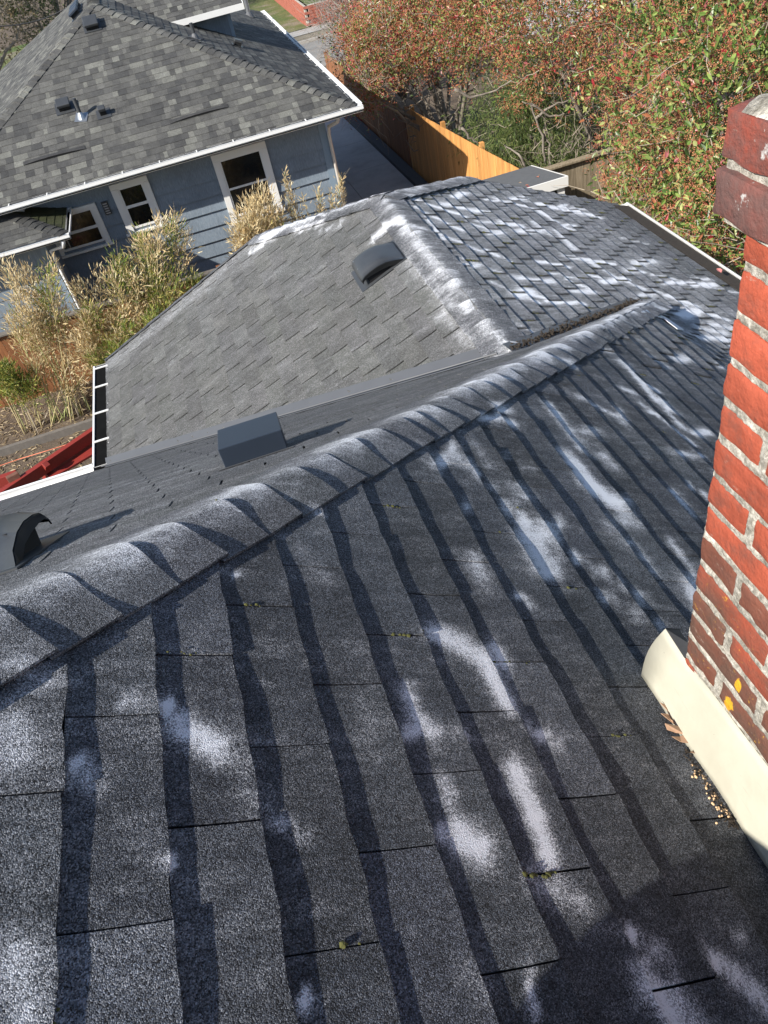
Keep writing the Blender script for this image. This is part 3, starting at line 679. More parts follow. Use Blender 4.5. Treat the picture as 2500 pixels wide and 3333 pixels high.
# walls, siding panels
WX0, WX1, WY = -4.45, 2.36, 15.13
mb = MB(); mb.bb((WX0, WY+.02, gz(16)-.3), (WX1-.01, YB-.5, ZE-.05)); nwall = mb.build('wall', M['siding'], nh)
zc = -4.16; row = 0
while zc > gz(16):
    zt, zb = zc+.0, zc-.272
    x = WX0-rng.uniform(0, .6)
    while x < WX1-.12:
        x2 = min(x+1.19, WX1-.12); 
        if x2 > -4.45:
            x0_ = max(x, WX0); m_ = MB()
            m_.hexa([(x0_+.0015, WY-.024, zb), (x2-.0015, WY-.024, zb), (x2-.0015, WY+.03, zb), (x0_+.0015, WY+.03, zb), (x0_+.0015, WY+.012, zt+.004), (x2-.0015, WY+.012, zt+.004), (x2-.0015, WY+.03, zt+.004), (x0_+.0015, WY+.03, zt+.004)])
            m_.build('siding_panel', M['siding'], nwall)
        x = x+1.19
    zc -= .272
mb = MB(); mb.bb((WX1-.12, WY-.022, gz(16)-.2), (WX1, WY+.1, ZE-.08)); mb.build('corner_board', M['trim_blue'], nh)
mb = MB(); mb.bb((WX1+.002, WY-.02, gz(16)-.2), (WX1+.02, WY+.12, ZE-.08)); mb.build('corner_board', M['trim_blue'], nh)
mb = MB(); mb.bb((XL+.04, YF+.02, ZE-.07), (XR-.04, YB-.03, ZE-.045)); mb.build('soffit', M['white'], nh)
# gutters (K profile) and fascia
def gutter(name, a, b, out, mat, par, d=.12, h=.11, inner=None, hang=0, closed=True, lipw=.011):
    a, b = np.array(a, float), np.array(b, float); out = np.array(out, float)
    prof = [(0,0), (0,-h), (d*.62,-h), (d*.8,-h*.62), (d,-h*.5), (d,0), (d+.004,.006), (d-lipw,.006), (d-lipw,-.006), (d-.008,-.008), (d-.008,-h*.45), (d*.75,-h*.55), (d*.58,-h+.008), (.008,-h+.008), (.008,0)]
    m_ = MB(); m_.sweep([a, b], prof, out, (0,0,1), closed=True)
    for p in (a, b):
        m_.add([p+out*x+np.array([0,0,z]) for x, z in prof[:6]], [tuple(range(6))])
    g = m_.build(name, mat, par)
    if inner is not None:
        m_ = MB(); m_.slab([a+out*.01+(0,0,-h*.72), b+out*.01+(0,0,-h*.72), b+out*(d-.012)+(0,0,-h*.72), a+out*(d-.012)+(0,0,-h*.72)], (0,0,-.01)); m_.build('gutter_floor', inner, g)
    return g
g1 = gutter('gutter', (XL-.1, YF-.005, ZE+.0), (XR+.11, YF-.005, ZE+.0), (0,-1,0), M['white_gutter'], nh, inner=M['gutter_in'])
g2 = gutter('gutter', (XR+.005, YF+.01, ZE), (XR+.005, YB, ZE), (1,0,0), M['white_gutter'], nh, inner=M['gutter_in'])
for k in range(12):
    m_ = MB(); xx = XL+.3+k*.66; m_.bb((xx, YF-.12, ZE+.002), (xx+.02, YF+.01, ZE+.009)); m_.build('gutter_hanger', M['white'], g1)
for k in range(17):
    m_ = MB(); yy = YF+.25+k*.63; m_.bb((XR, yy, ZE+.002), (XR+.122, yy+.022, ZE+.009)); m_.build('gutter_hanger', M['white'], g2)
mb = MB(); cx, cyy = WX1+.045, WY-.06
mb.tube([(XR-.35, YF-.06, ZE-.1), (XR-.37, YF+.05, ZE-.2), (cx+.02, WY-.12, ZE-.34), (cx, WY-.06, ZE-.5), (cx, WY-.06, gz(16)+.1)], .032, 8); mb.build('downspout', simple('tan_downspout', (.55,.50,.44), .4, .05), nh, smooth=True)
# windows
def window(x0, x1, z0, z1, gx0, gx1, gz0, gzm0, gzm1, gz1, sill=.05):
    m_ = MB(); y0, y1 = WY-.055, WY+.01
    m_.bb((x0, y0, gz1+.03), (x1, y1, z1)); m_.bb((x0, y0, z0), (gx0-.03, y1, gz1+.028)); m_.bb((gx1+.03, y0, z0), (x1, y1, gz1+.028))
    fr_ = m_.build('window', M['white'], nh, bevel=.004)
    m_ = MB(); m_.bb((x0-.04, WY-.08, z0-.045), (x1+.04, y1, z0-.002)); m_.build('sill', M['white'], fr_, bevel=.004)
    m_ = MB()
    for (a, b, c, d) in ((gx0-.03, gx0, gz0-.03, gz1+.03), (gx1, gx1+.03, gz0-.03, gz1+.03)): m_.bb((a, WY-.040, c), (b, WY+.005, d))
    m_.bb((gx0, WY-.040, gz1), (gx1, WY+.005, gz1+.03)); m_.bb((gx0, WY-.044, gzm0), (gx1, WY+.005, gzm1)); m_.bb((gx0, WY-.036, gz0-.04), (gx1, WY+.005, gz0))
    m_.build('sash', M['white'], fr_)
    for (c, d, yy) in ((gzm1, gz1, -.034), (gz0, gzm0, -.030)):
        m_ = MB(); m_.bb((gx0+.001, WY+yy, c+.001), (gx1-.001, WY+yy+.004, d-.001)); m_.build('pane', M['glass'], fr_)
window(.2, 1.225, -5.54, -4.29, .345, 1.07, -5.42, -4.96, -4.925, -4.435)
window(-1.70, -1.005, -5.19, -4.295, -1.545, -1.15, -5.10, -4.765, -4.715, -4.42)
window(-3.02, -2.045, -5.24, -4.50, -2.90, -2.175, -5.15, -4.92, -4.87, -4.60)
lamp = MB(); lamp.bb((-1.945, WY-.05, -4.765), (-1.83, WY-.012, -4.53)); lmp = lamp.build('louvred_wall_vent', M['vent_black'], nh, bevel=.004)
for k in range(5):
    m_ = MB(); z_ = -4.745+k*.042; m_.bb((-1.925, WY-.062, z_), (-1.85, WY-.05, z_+.02)); m_.build('louvre', simple('pale_louvre', (.35,.34,.33), .5) if k == 0 else bpy.data.materials['pale_louvre'], lmp)

# roof fittings on the blue house
def roof_box(P, nrm, down, wside, wdn, h, mat, par, name='roof_vent', flange=.03, lid=True):
    P = np.array(P, float); n_ = np.array(nrm, float); n_ /= np.linalg.norm(n_); d = np.array(down, float); d /= np.linalg.norm(d); s_ = np.cross(d, n_)
    m_ = MB(); m_.box(P+n_*.012, (wdn/2+flange, wside/2+flange, .004), (d, s_, n_)); fl_ = m_.build(name, mat, par)
    m_ = MB(); m_.box(P+n_*(h*.45), (wdn*.42, wside*.42, h*.45), (d, s_, n_)); m_.build('vent_throat', M['vent_dark'], fl_)
    m_ = MB(); m_.box(P+n_*(h*.82), (wdn/2, wside/2, h*.2), (d, s_, n_)); m_.build('vent_hood', mat, fl_, bevel=.012)
    return fl_
nF = (0,-.5,1); dF_ = (0,-1,-.5)
roof_box(PN(300,86), nF, dF_, .27, .27, .13, M['vent_black'], nroof)
roof_box(PN(212,352), nF, dF_, .24, .2, .14, M['vent_black'], nroof, flange=.05)
roof_box(PN(338,372), nF, dF_, .13, .11, .15, M['vent_black'], nroof, flange=.06)
nL = (-sR,0,cR); 
for k in range(3):
    yy = 18.9+k*.42; q = np.array([XM-.42*cR/1, yy, ZR-.42*sR/1]); roof_box(q, nL, dn_l, .34, .22, .13, M['vent_blue'], nroof, flange=.02)
def pipe(P, h, r, mat, par, flash=M['metal_flash'], nrm=(0,0,1)):
    P = np.array(P, float); m_ = MB(); m_.tube([P-(0,0,.05), P+(0,0,h)], r, 12); o = m_.build('vent_pipe', mat, par, smooth=False)
    m_ = MB(); m_.tube([P-(0,0,.02), P+(0,0,.05), P+(0,0,.09)], [r*2.4, r*1.7, r*1.1], 12); m_.build('pipe_boot', flash, o)
    n_ = np.array(nrm, float); n_ /= np.linalg.norm(n_); s_ = np.cross(n_, (0.3,1,0)); s_ /= np.linalg.norm(s_); m_ = MB(); m_.box(P+n_*.012, (.11, .11, .003), (s_, np.cross(n_, s_), n_)); m_.build('flashing_plate', flash, o)
pipe(PN(266,383), .32, .035, M['vent_black'], nroof, M['galv'], nF)
pipe(PR(636,125), .26, .035, M['vent_black'], nroof, M['metal_flash'], (.5,0,1))
pipe(PR(812,52), .75, .055, M['galv'], nroof, M['metal_flash'], (.5,0,1))
roof_box(PR(772,150), (.5,0,1), (1,0,-.5), .2, .16, .12, M['vent_black'], nroof, flange=.02)
# dormer
ye, ze_, yw_ = 18.75, -2.72, 19.14; xw_ = 1.53; xe_ = 1.82
zsl = lambda x: ZR-(x-XM)*(ZR-ZE)/hw
mb = MB(); mb.slab([(XM-.2, yw_, zsl(XM-.2)-.1), (xw_, yw_, zsl(xw_)-.02), (xw_, yw_, ze_+.02), (XM-.2, yw_, ze_+.02)][0:4], (0,.1,0))
# front cheek wall (faces us) and gable end wall
cheek = MB(); cheek.slab([(.1, yw_, zsl(.1)-.03), (xw_, yw_, zsl(xw_)-.03), (xw_, yw_, ze_+.1), (.1, yw_, ze_+.1)], (0,1.76,0)); dw = cheek.build('dormer_wall', M['siding'], nh)
for (z0, z1) in ((-3.36, -3.115), (-3.11, -2.865), (-2.86, -2.66)):
    m_ = MB(); xa = max(.1, XM+(ZR-z1)/((ZR-ZE)/hw)*1.0-.6); m_.hexa([(xa, yw_-.016, z0), (xw_-.05, yw_-.016, z0), (xw_-.05, yw_-.002, z0), (xa, yw_-.002, z0), (xa, yw_-.006, z1), (xw_-.05, yw_-.006, z1), (xw_-.05, yw_-.002, z1), (xa, yw_-.002, z1)]); m_.build('siding_panel', M['siding'], dw)
mb = MB(); mb.bb((xw_-.05, yw_-.02, zsl(xw_)-.03), (xw_+.02, yw_+.03, ze_+.05)); mb.build('corner_board', M['trim_blue'], dw)
yrd = ye+1.27; zrd = ze_+.5*(yrd-ye)
mb = MB(); mb.slab([(.25, ye, ze_+.005), (xe_, ye, ze_+.005), (xe_, yrd, zrd+.005), (XM, yrd, zrd+.005)], (0,0,-.03)); mb.slab([(.25, 2*yrd-ye, ze_+.005), (xe_, 2*yrd-ye, ze_+.005), (xe_, yrd, zrd+.005), (XM, yrd, zrd+.005)], (0,0,-.03)); droof = mb.build('dormer_roof', M['deck'], nh)
sD = (yrd-ye)/C5
dt = lam_slope(lambda s, a: np.stack([a, yrd-s*C5, zrd-s*S5+.012], 1), (0,-S5,C5), sD, lambda s: XM-1.0, lambda s: xe_, skip=lambda s, a: (zrd-s*S5) < zsl(a)-.03)
V, Fq, T = join(dt); mk('dormer_shingle_field', V, Fq, M['nshingle'], droof, attrs={'tint': T}, kind='stuff')
xs_ = XM+(ZR-(ze_-.02))/((ZR-ZE)/hw)
mb = MB(); mb.bb((xs_-.15, ye-.022, ze_-.10), (xe_+.02, ye-.004, ze_+.012)); mb.build('fascia', M['white'], droof)
mb = MB(); mb.slab([(xe_+.002, ye, ze_-.12), (xe_+.002, yrd, zrd-.12), (xe_+.002, yrd, zrd+.01), (xe_+.002, ye, ze_+.01)], (.02,0,0)); mb.build('fascia', M['white'], droof)
# porch roof (mossy little hip roof)
px, py, pz = -2.56, 13.85, -4.47; pw = 1.28; pzt = pz+.3*pw
mb = MB(); mb.add([(px,py,pz),(px,WY,pz),(px-pw,WY,pzt),(px-6,WY,pzt),(px-6,py,pz)], [(0,1,2),(0,2,3,4),(4,3,2,1,0)]); proof = mb.build('porch_roof', M['deck'], nh)
cP = 1/math.sqrt(1.09); sP = .3/math.sqrt(1.09); sPm = pw/cP
green = lambda: np.array([.10,.115,.045])*rng.uniform(.6, 1.3)
tP = lam_slope(lambda s, a: np.stack([px-pw+s*cP, a, pzt-s*sP+.01], 1), (sP,0,cP), sPm, lambda s: WY-s*cP, lambda s: WY, e=.13, ups=True)
for v, f, t in tP: mk("mossy_shingle", v, f, M['nshingle'], proof, attrs={'tint': np.repeat(green()[None], len(v), 0)})
tP = lam_slope(lambda s, a: np.stack([a, WY-s*cP, pzt-s*sP+.01], 1), (0,-sP,cP), sPm, lambda s: px-5, lambda s: px-pw+s*cP)
V, Fq, T = join(tP); mk('porch_shingle_field', V, Fq, M['nshingle'], proof, attrs={'tint': T*.9}, kind='stuff')
cap_line((px-pw, WY, pzt+.01), (px, py, pz+.01), (cP,0,-sP), (0,-cP,-sP), .145, .12, M['nshingle'], proof, 'ridge_cap', lambda: np.array([.11,.11,.105])*rng.uniform(.8, 1.1), (1, 3), .012)
gutter('gutter', (px-6, py, pz), (px+.09, py, pz), (0,-1,0), M['white_gutter'], nh, d=.1, h=.09, inner=M['gutter_in'])
gutter('gutter', (px, py, pz), (px, WY-.02, pz), (1,0,0), M['white_gutter'], nh, d=.1, h=.09, inner=M['gutter_in'])
mb = MB(); mb.bb((px-6, 14.2, -7.3), (-3.0, WY+.1, pz-.02)); bw_ = mb.build('bay_wall', M['siding'], nh)
zc = pz-.1
while zc > -7.3:
    m_ = MB(); m_.hexa([(px-6,14.186,zc-.272),(-3.1,14.186,zc-.272),(-3.1,14.2,zc-.272),(px-6,14.2,zc-.272),(px-6,14.196,zc),(-3.1,14.196,zc),(-3.1,14.2,zc),(px-6,14.2,zc)]); m_.build('siding_panel', M['siding'], bw_); zc -= .272
mb = MB(); mb.bb((-3.1, 14.175, -7.3), (-2.99, 14.3, pz-.02)); mb.build('corner_board', M['trim_blue'], nh)
mb = MB(); mb.bb((px-6, py+.02, pz-.05), (px-.03, WY, pz-.025)); mb.build('soffit', M['white'], nh)
mb = MB(); mb.tube([(px-.05, py-.05, pz-.09), (px-.1, py+.02, pz-.2), (-2.93, 14.14, pz-.3), (-2.93, 14.14, -7.2)], .036, 8); mb.build('downspout', M['white_gutter'], nh, smooth=True)
mb = MB(); mb.bb((XL-.1, YF+.3, ZE-.35), (-3.2, YF+.55, ZE-.07)); mb.build('eave_return', M['white'], nh)

# brick garden wall across the street, pale house behind the trees, cable
wbm = simple('red_wall_brick', (.33,.10,.065), .85, .25, 6, .3, 60)
bw = empty('brick_wall', (7.2, 43.8, gz(44)), 'low red brick retaining wall round the raised lawn across the street', 'brick wall')
mb = MB(); mb.bb((7.2,43.72,gz(44)-.1),(30,43.9,gz(44)+1.02)); mb.bb((7.1,43.72,gz(44)-.1),(7.28,60,gz(44)+1.02)); mb.build('wall_core', M['mortar'], bw)
stuff = MB(); cnt = 0
for r_ in range(9):
    for k in range(40):
        x0 = 7.08+k*.44+(r_ % 2)*.22; z0 = gz(44)-.05+r_*.118
        m_ = MB(); m_.bb((x0, 43.685+rng.uniform(-.006, .006), z0), (x0+.425, 43.715, z0+.104)); 
        if cnt < 140 and k < 16: m_.build('brick', wbm, bw); cnt += 1
        else: stuff.V, stuff.F = (stuff.add(m_.V, m_.F).V, stuff.F)
for r_ in range(9):
    for k in range(36):
        y0 = 43.72+k*.44+(r_ % 2)*.22; z0 = gz(44)-.05+r_*.118; m_ = MB(); m_.bb((7.07+rng.uniform(-.006, .006), y0, z0), (7.1, y0+.425, z0+.104)); stuff.add(m_.V, m_.F)
stuff.build('brick_field', wbm, bw, kind='stuff')
wh = empty('white_house', (12, 31, -7.6), 'pale house wall glimpsed behind the red leaved trees', 'house')
mb = MB(); mb.bb((8.6, 30.5, -7.8), (20, 38, -2.8)); hw_ = mb.build('wall', M['whitewall'], wh)
for k in range(24):
    m_ = MB(); z_ = -7.7+k*.2; m_.hexa([(8.6,30.47,z_),(20,30.47,z_),(20,30.498,z_),(8.6,30.498,z_),(8.6,30.49,z_+.19),(20,30.49,z_+.19),(20,30.498,z_+.19),(8.6,30.498,z_+.19)]); m_.build('siding_board', M['whitewall'], wh)
mb = MB(); mb.slab([(8.2,30.1,-2.9),(20.4,30.1,-2.9),(20.4,34.2,-1.2),(8.2,34.2,-1.2)], (0,0,-.08)); mb.slab([(8.2,38.4,-2.9),(20.4,38.4,-2.9),(20.4,34.2,-1.2),(8.2,34.2,-1.2)], (0,0,-.08)); mb.build('roof', M['shed_roof'], wh)
a, b = at(-60, 88, 1, 27), at(300, -28, 1, 27); pts = [a+(b-a)*t-(0,0,.25*math.sin(math.pi*t)) for t in np.linspace(0, 1, 14)]
a2 = a+(a-b)*2.0; b2 = b+(b-a)*2
mb = MB(); mb.tube([a2]+pts+[b2], .017, 6); tag(mb.build('power_cable', M['cable']), 'thin black overhead cable crossing in front of the far trees', 'cable')

# ================================================================== OWN HOUSE
oh = empty('roof_house', (0.8, 1.5, gz(0)), 'grey shingled roof in the foreground dusted with white moss powder, hips and valleys', 'house')
S1z = lambda x: -1.15-.63*x
S4z = lambda x: -2.29-.45*(x-1.26)
def W14(x, y):
    yt = 3.05+.877*(x-1.26)
    hi = sm(y, yt-.06, yt+.06); lo = sm(y, 2.6, 4.2)*sm(x, 2.2, 2.8)
    return np.where(x < 1.26, 0, np.maximum(hi, lo))
def s14(s, a):
    s = np.asarray(s, float); a = np.asarray(a, float); w_ = W14(s, a)
    sag = .006*np.sin(s*2.1+1)*np.sin(a*1.3)
    return np.stack([s, a, S1z(s)*(1-w_)+S4z(s)*w_+sag], 1)
hipY = lambda x: 1.481+1.024*x
val4 = lambda x: 3.335+.732*(x-1.26)
XE, YK = 3.76, 6.9
# deck under the shingles
def grid_mesh(f, s0, s1, ns, A0, A1, na):
    V = []; 
    for s in np.linspace(s0, s1, ns+1):
        a0, a1 = A0(s), A1(s); a1 = max(a1, a0+1e-3)
        V.append(f(np.full(na+1, s), np.linspace(a0, a1, na+1)))
    V = np.vstack(V); idx = np.arange((ns+1)*(na+1)).reshape(ns+1, na+1)
    return V, np.stack([idx[:-1, :-1], idx[1:, :-1], idx[1:, 1:], idx[:-1, 1:]], -1).reshape(-1, 4)
low = np.array([0,0,-.009])
pieces = []
for f, s0, s1, ns, A0, A1, na in (
    (s14, -1.4, 2.45, 30, lambda s: -1.2, lambda s: hipY(s), 24), (s14, 1.26, 2.45, 12, lambda s: val4(s), lambda s: min(YK, 5.9+s-1.26), 20),
    (s14, 2.45, XE, 12, lambda s: -1.2, lambda s: YK, 50),
    (lambda s, a: np.stack([1.26-s, a, -2.29-.42*s], 1), 0, 2.67, 10, lambda s: 3.335+.683*s, lambda s: min(YK, 5.9+s), 10),
    (lambda s, a: np.stack([a, s, -.239-.615*s], 1), -1.0, 3.335, 20, lambda s: -6, lambda s: (s-1.481)/1.024, 10),
    (lambda s, a: np.stack([a, s, -.239-.615*s], 1), 3.335, 5.14, 10, lambda s: -6, lambda s: 1.26-(s-3.335)/.683, 10),
    (lambda s, a: np.stack([a, s, -.239-.615*s], 1), 3.335, 4.2, 6, lambda s: 1.26+(s-3.335)/.732, lambda s: (s-1.481)/1.024, 4)):
    V, Fq = grid_mesh(f, s0, s1, ns, A0, A1, na); pieces.append((V+low, Fq, (0,0,0)))
jh = [(1.26,5.9,-2.30),(.26,6.9,-2.72),(2.26,6.9,-2.75)]
pieces.append((np.array(jh+[jh[2]]), np.array([[0,1,2,3]]), (0,0,0)))
V, Fq, _ = join(pieces); oroof = mk('roof', V, Fq, M['deck'], oh)

NEAR = (8, 12); MID = (4, 6); FAR = (2, 3)
n1v = np.array([.63,0,1])/math.sqrt(1+.63**2); n2v = np.array([0,.615,1])/math.sqrt(1+.615**2); n3v = np.array([-.42,0,1])/math.sqrt(1+.42**2); n4v = np.array([.45,0,1])/math.sqrt(1+.45**2)
SLOTS = []
def res_for(p):
    d = np.linalg.norm(p); return NEAR if d < 1.9 else (MID if d < 3.1 else (6, 12))
def otint(base, v=.12): return np.array(base)*rng.uniform(1-v, 1+v)*np.array([1, rng.uniform(.985, 1.015), rng.uniform(.98, 1.03)])
tabs1 = []
for i in range(-8, 39):
    x0 = -.4347+.111*i; x1 = x0+.111
    if x0 > XE-.03: break
    off = .746+.123*i; off -= .3036*math.ceil((off+.7)/.3036)
    spans = []
    if x1 < 2.47: spans.append((lambda s: -.75, lambda s: hipY(s)-.055, n1v))
    if x0 > 1.24 and x1 < 2.47: spans.append((lambda s: val4(s)+.085, lambda s: min(YK-.0, 5.9+s-1.26), n4v))
    if x1 >= 2.47: spans.append((lambda s: -.75, lambda s: YK, n4v if x0 > 3 else n1v))
    for A0, A1, nn in spans:
        a = off
        while a < 7:
            c = (x0, min(max(a+.15, A0(x0)), A1(x0)))
            if a+.3036 > min(A0(x0), A0(x1)) and a < max(A1(x0), A1(x1)):
                p = s14([x0], [a+.15])[0]; r_ = res_for(p); far = p[1] > 2.9
                t = tab(s14, nn, x0, x1, a, a+.3036, A0, A1, r_[0], r_[1], rng.uniform(.0046, .0066) if not far else rng.uniform(.009, .0125), rng.uniform(.002, .005) if not far else .009, False, tilt=rng.uniform(-.35, .35), darkening=.14 if far else 0)
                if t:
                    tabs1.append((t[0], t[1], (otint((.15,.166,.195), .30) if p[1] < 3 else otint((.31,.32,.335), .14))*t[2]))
                    if A0(x1) < a < A1(x1)-.02: SLOTS.append((x0, x1, a))
            a += .3036
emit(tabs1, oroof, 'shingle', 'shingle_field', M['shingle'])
tabs3 = []
i = 0
while i*.121 < 2.67:
    s0 = i*.121; s1 = min(s0+.121, 2.69); off = .1+.123*i; off = 3.0+(off % .3036)
    a = off
    while a < 7:
        t = tab(lambda s, a_: np.stack([1.26-s, a_, -2.29-.42*s], 1), n3v, s0, s1, a, a+.3036, lambda s: 3.335+.683*s+.06, lambda s: min(YK, 5.9+s), 3, 4, .0055, .0135, True)
        if t: tabs3.append((t[0], t[1], otint((.41,.41,.39), .15)*t[2]))
        a += .3036
    i += 1
emit(tabs3, oroof, 'wing_shingle', 'wing_shingle_field', M['shingle_far'])
tabs2 = []
i = 0
while True:
    y0 = -.6+.1118*i; y1 = y0+.1118
    if y0 > 5.12: break
    y1 = min(y1, 5.17)
    sp_ = [(lambda s: -4.2, (lambda s: (s-1.481)/1.024-.05) if y1 < 3.34 else (lambda s: 1.26-(s-3.335)/.683-.1))]
    if y0 > 3.2 and y1 < 4.2: sp_.append((lambda s: 1.26+max(0, s-3.335)/.732+.06, lambda s: (s-1.481)/1.024+.02))
    for A0, A1 in sp_:
        off = -4.2+(.123*i % .3036); a = off
        while a < 3:
            if (y0+y1)/2 > .3 or True:
                p = np.array([a, y0, -.239-.615*y0]); r_ = (4, 6) if y0 < 2.2 else FAR
                t = tab(lambda s, a_: np.stack([a_, s, -.239-.615*s], 1), n2v, y0, y1, a, a+.3036, A0, A1, min(r_[0], 4), min(r_[1], 6), (.0045), .0075, True)
                if t and t[0][:, 1].max() > .2: tabs2.append((t[0], t[1], otint((.33,.335,.345), .08)))
            a += .3036
    i += 1
emit(tabs2, oroof, 'rear_shingle', 'rear_shingle_field', M['shingle_far'])

# cap shingles on hips and ridge
def powcap(strength, seed):
    r_ = np.random.default_rng(seed)
    def f(q, fr, t):
        c = r_.uniform(-.4, .3); sft = strength*r_.uniform(.55, 1.15)
        return sft*(np.exp(-((q-c*.5)/.42)**2)*(.55+.5*fr)+.35*np.exp(-((q+.55)/.35)**2)+.22*np.exp(-((q-.45-c*.4+.5*(fr-.5))/.16)**2))
    return f
ctn = lambda: otint((.25,.26,.285), .14)
hp = lambda x: np.array([x, hipY(x), S1z(x)])
w1n, w2n = (0,-1,0), (-1,0,0)
w1s = np.array([1,0,-.63]); w2s = np.array([0,1,-.615])
cap_line(hp(-1.02), hp(.35), w2s, w1s, .1305, .130, M['shingle'], oroof, 'hip_cap', ctn, (8, 12), .0055, powcap(.58, 3), rnd=.016, base=.012)
cap_line(hp(.35), hp(2.5), w2s, w1s, .1305, .130, M['shingle'], oroof, 'hip_cap', ctn, (4, 8), .0065, powcap(.78, 4), rnd=.016, base=.012)
w3s = np.array([-1,0,-.42]); w4s = np.array([1,0,-.45]); wj = np.array([0,1,-.42])
cap_line((1.26,3.3,-2.29), (1.26,5.93,-2.29), w3s, w4s, .14, .15, M['shingle_far'], oroof, 'ridge_cap', ctn, (4, 7), .008, powcap(.62, 5), rnd=.04)
cap_line((1.26,5.9,-2.285), (.27,6.89,-2.70), w3s, wj, .14, .14, M['shingle_far'], oroof, 'hip_cap', ctn, (3, 5), .008, powcap(.5, 6), rnd=.04)
cap_line((1.26,5.9,-2.285), (2.26,6.9,-2.735), w4s, wj, .14, .15, M['shingle_far'], oroof, 'hip_cap', ctn, (3, 5), .008, powcap(.55, 7), rnd=.04)
cap_line((.27,6.9,-2.70), (-1.42,6.9,-3.41), (0,-1,0), (0,.2,-1), .33, .05, M['shingle_far'], oroof, 'rake_edge', ctn, (2, 3), .004, None, rnd=.01)

# valley flashings
n_ = 12
def vstrip(a, b, side1, side2, w1_, w2_, mat, name, lift=.004):
    a, b = np.array(a, float), np.array(b, float); V = []; Fs = []
    for i in range(n_+1):
        p = a+(b-a)*i/n_
        V += [p+np.array(side1)*w1_+(0,0,lift), p+(0,0,lift*.4), p+np.array(side2)*w2_+(0,0,lift)]
        if i: o_ = 3*i; Fs += [(o_-3, o_, o_+1, o_-2), (o_-2, o_+1, o_+2, o_-1)]
    return mk(name, V, Fs, mat, oroof)
va, vb = np.array([1.2, 3.375, -.239-.615*3.375]), np.array([-1.46, 5.195, -3.432])
vstrip(va, vb, np.array([-.42,0,0])*0+np.array([0,.12,0]), np.array([-.75,-.0,0])*.16+np.array([0,-.0,0]), 1, 1, M['metal_flash'], 'valley_flashing', .008)
m_ = MB(); m_.tube([va+(-.02,.012,.016), (va+vb)/2+(-.02,.012,.012), vb+(-.02,.012,.014)], .005, 6); m_.build('valley_rib', M['metal_flash'], oroof)
qa, qb = np.array([1.24, 3.30, -2.27]), np.array([2.52, 4.22, -2.84])
vstrip(qa, qb, (-.02,.10,-.0), (.05,-.08,.045), 1, 1, M['metal_flash'], 'valley_flashing', .008)
# debris in that valley
m_ = MB()
for k in range(900):
    t = rng.beta(1.2, 1.0); p = qa+(qb-qa)*t+np.array([rng.normal(0, .018), rng.normal(.03, .02), .012]); s_ = rng.uniform(.002, .008)
    m_.box(p, (s_, s_*.5, s_*.4), np.linalg.qr(rng.normal(0, 1, (3, 3)))[0])
m_.build('valley_debris', M['debris'], oroof, kind='stuff')
# lifted flap at the hip end
fq = [s14([P1(u, v)[0]], [P1(u, v)[1]])[0]+(0,0,.022) for u, v in ((2087,1026),(2112,1013),(2167,1023),(2226,1063),(2205,1071),(2159,1034))]
ff = MB(); ff.slab(fq, (0,0,-.008)); fo = ff.build('end_flap', M['shingle'], oroof)
me = fo.data; t_ = me.attributes.new('tint', 'FLOAT_COLOR', 'POINT'); t_.data.foreach_set('color', np.tile([.4,.4,.42,1], len(me.vertices)).astype(np.float32)); t_ = me.attributes.new('powder', 'FLOAT', 'POINT'); t_.data.foreach_set('value', np.full(len(me.vertices), 1.4, np.float32))

# moss in the joints
m_ = MB()
def moss_blob(p, d, L, r, nrm):
    nseg = max(3, int(L/.007)); 
    for k in range(nseg):
        q = p+d*(k/nseg*L)+rng.normal(0, .0022, 3); rr = r*rng.uniform(.25, 1.2)
        if rng.random() < .25: continue
        V = []; 
        for zz_, rad in ((0, 1), (.55, .8), (.9, .35)):
            for a_ in range(5):
                th_ = a_*1.2566+rng.uniform(-.3, .3); V.append(q+np.array([math.cos(th_)*rr*rad, math.sin(th_)*rr*rad, 0])+np.array(nrm)*zz_*rr*.7+np.array([0,0,-.63*math.cos(th_)*rr*rad*.9]))
        m_.add(V, [(a_, (a_+1) % 5, 5+(a_+1) % 5, 5+a_) for a_ in range(5)]+[(5+a_, 5+(a_+1) % 5, 10+(a_+1) % 5, 10+a_) for a_ in range(5)]+[(10,11,12,13,14)])
for (x0, x1, a) in SLOTS:
    pr = .42 if (a > 3.2 and x0 > 1.2) else (.22 if a > 1.5 else .30)
    if rng.random() < pr:
        xs = rng.uniform(x0, x0+.06); p = s14([xs], [a+rng.uniform(-.004, .004)])[0]; q = s14([x1], [a])[0]
        d = q-p; L = np.linalg.norm(d); moss_blob(p+n1v*.002, d/L, L*rng.uniform(.4, 1), rng.uniform(.005, .011) if a > 3 else rng.uniform(.003, .005), n1v)
        if rng.random() < .5: moss_blob(q, np.array([0,1.,0]), rng.uniform(.02, .1), .006 if a > 3 else .003, n1v)
m_.build('moss', M['moss'], oroof, kind='stuff')

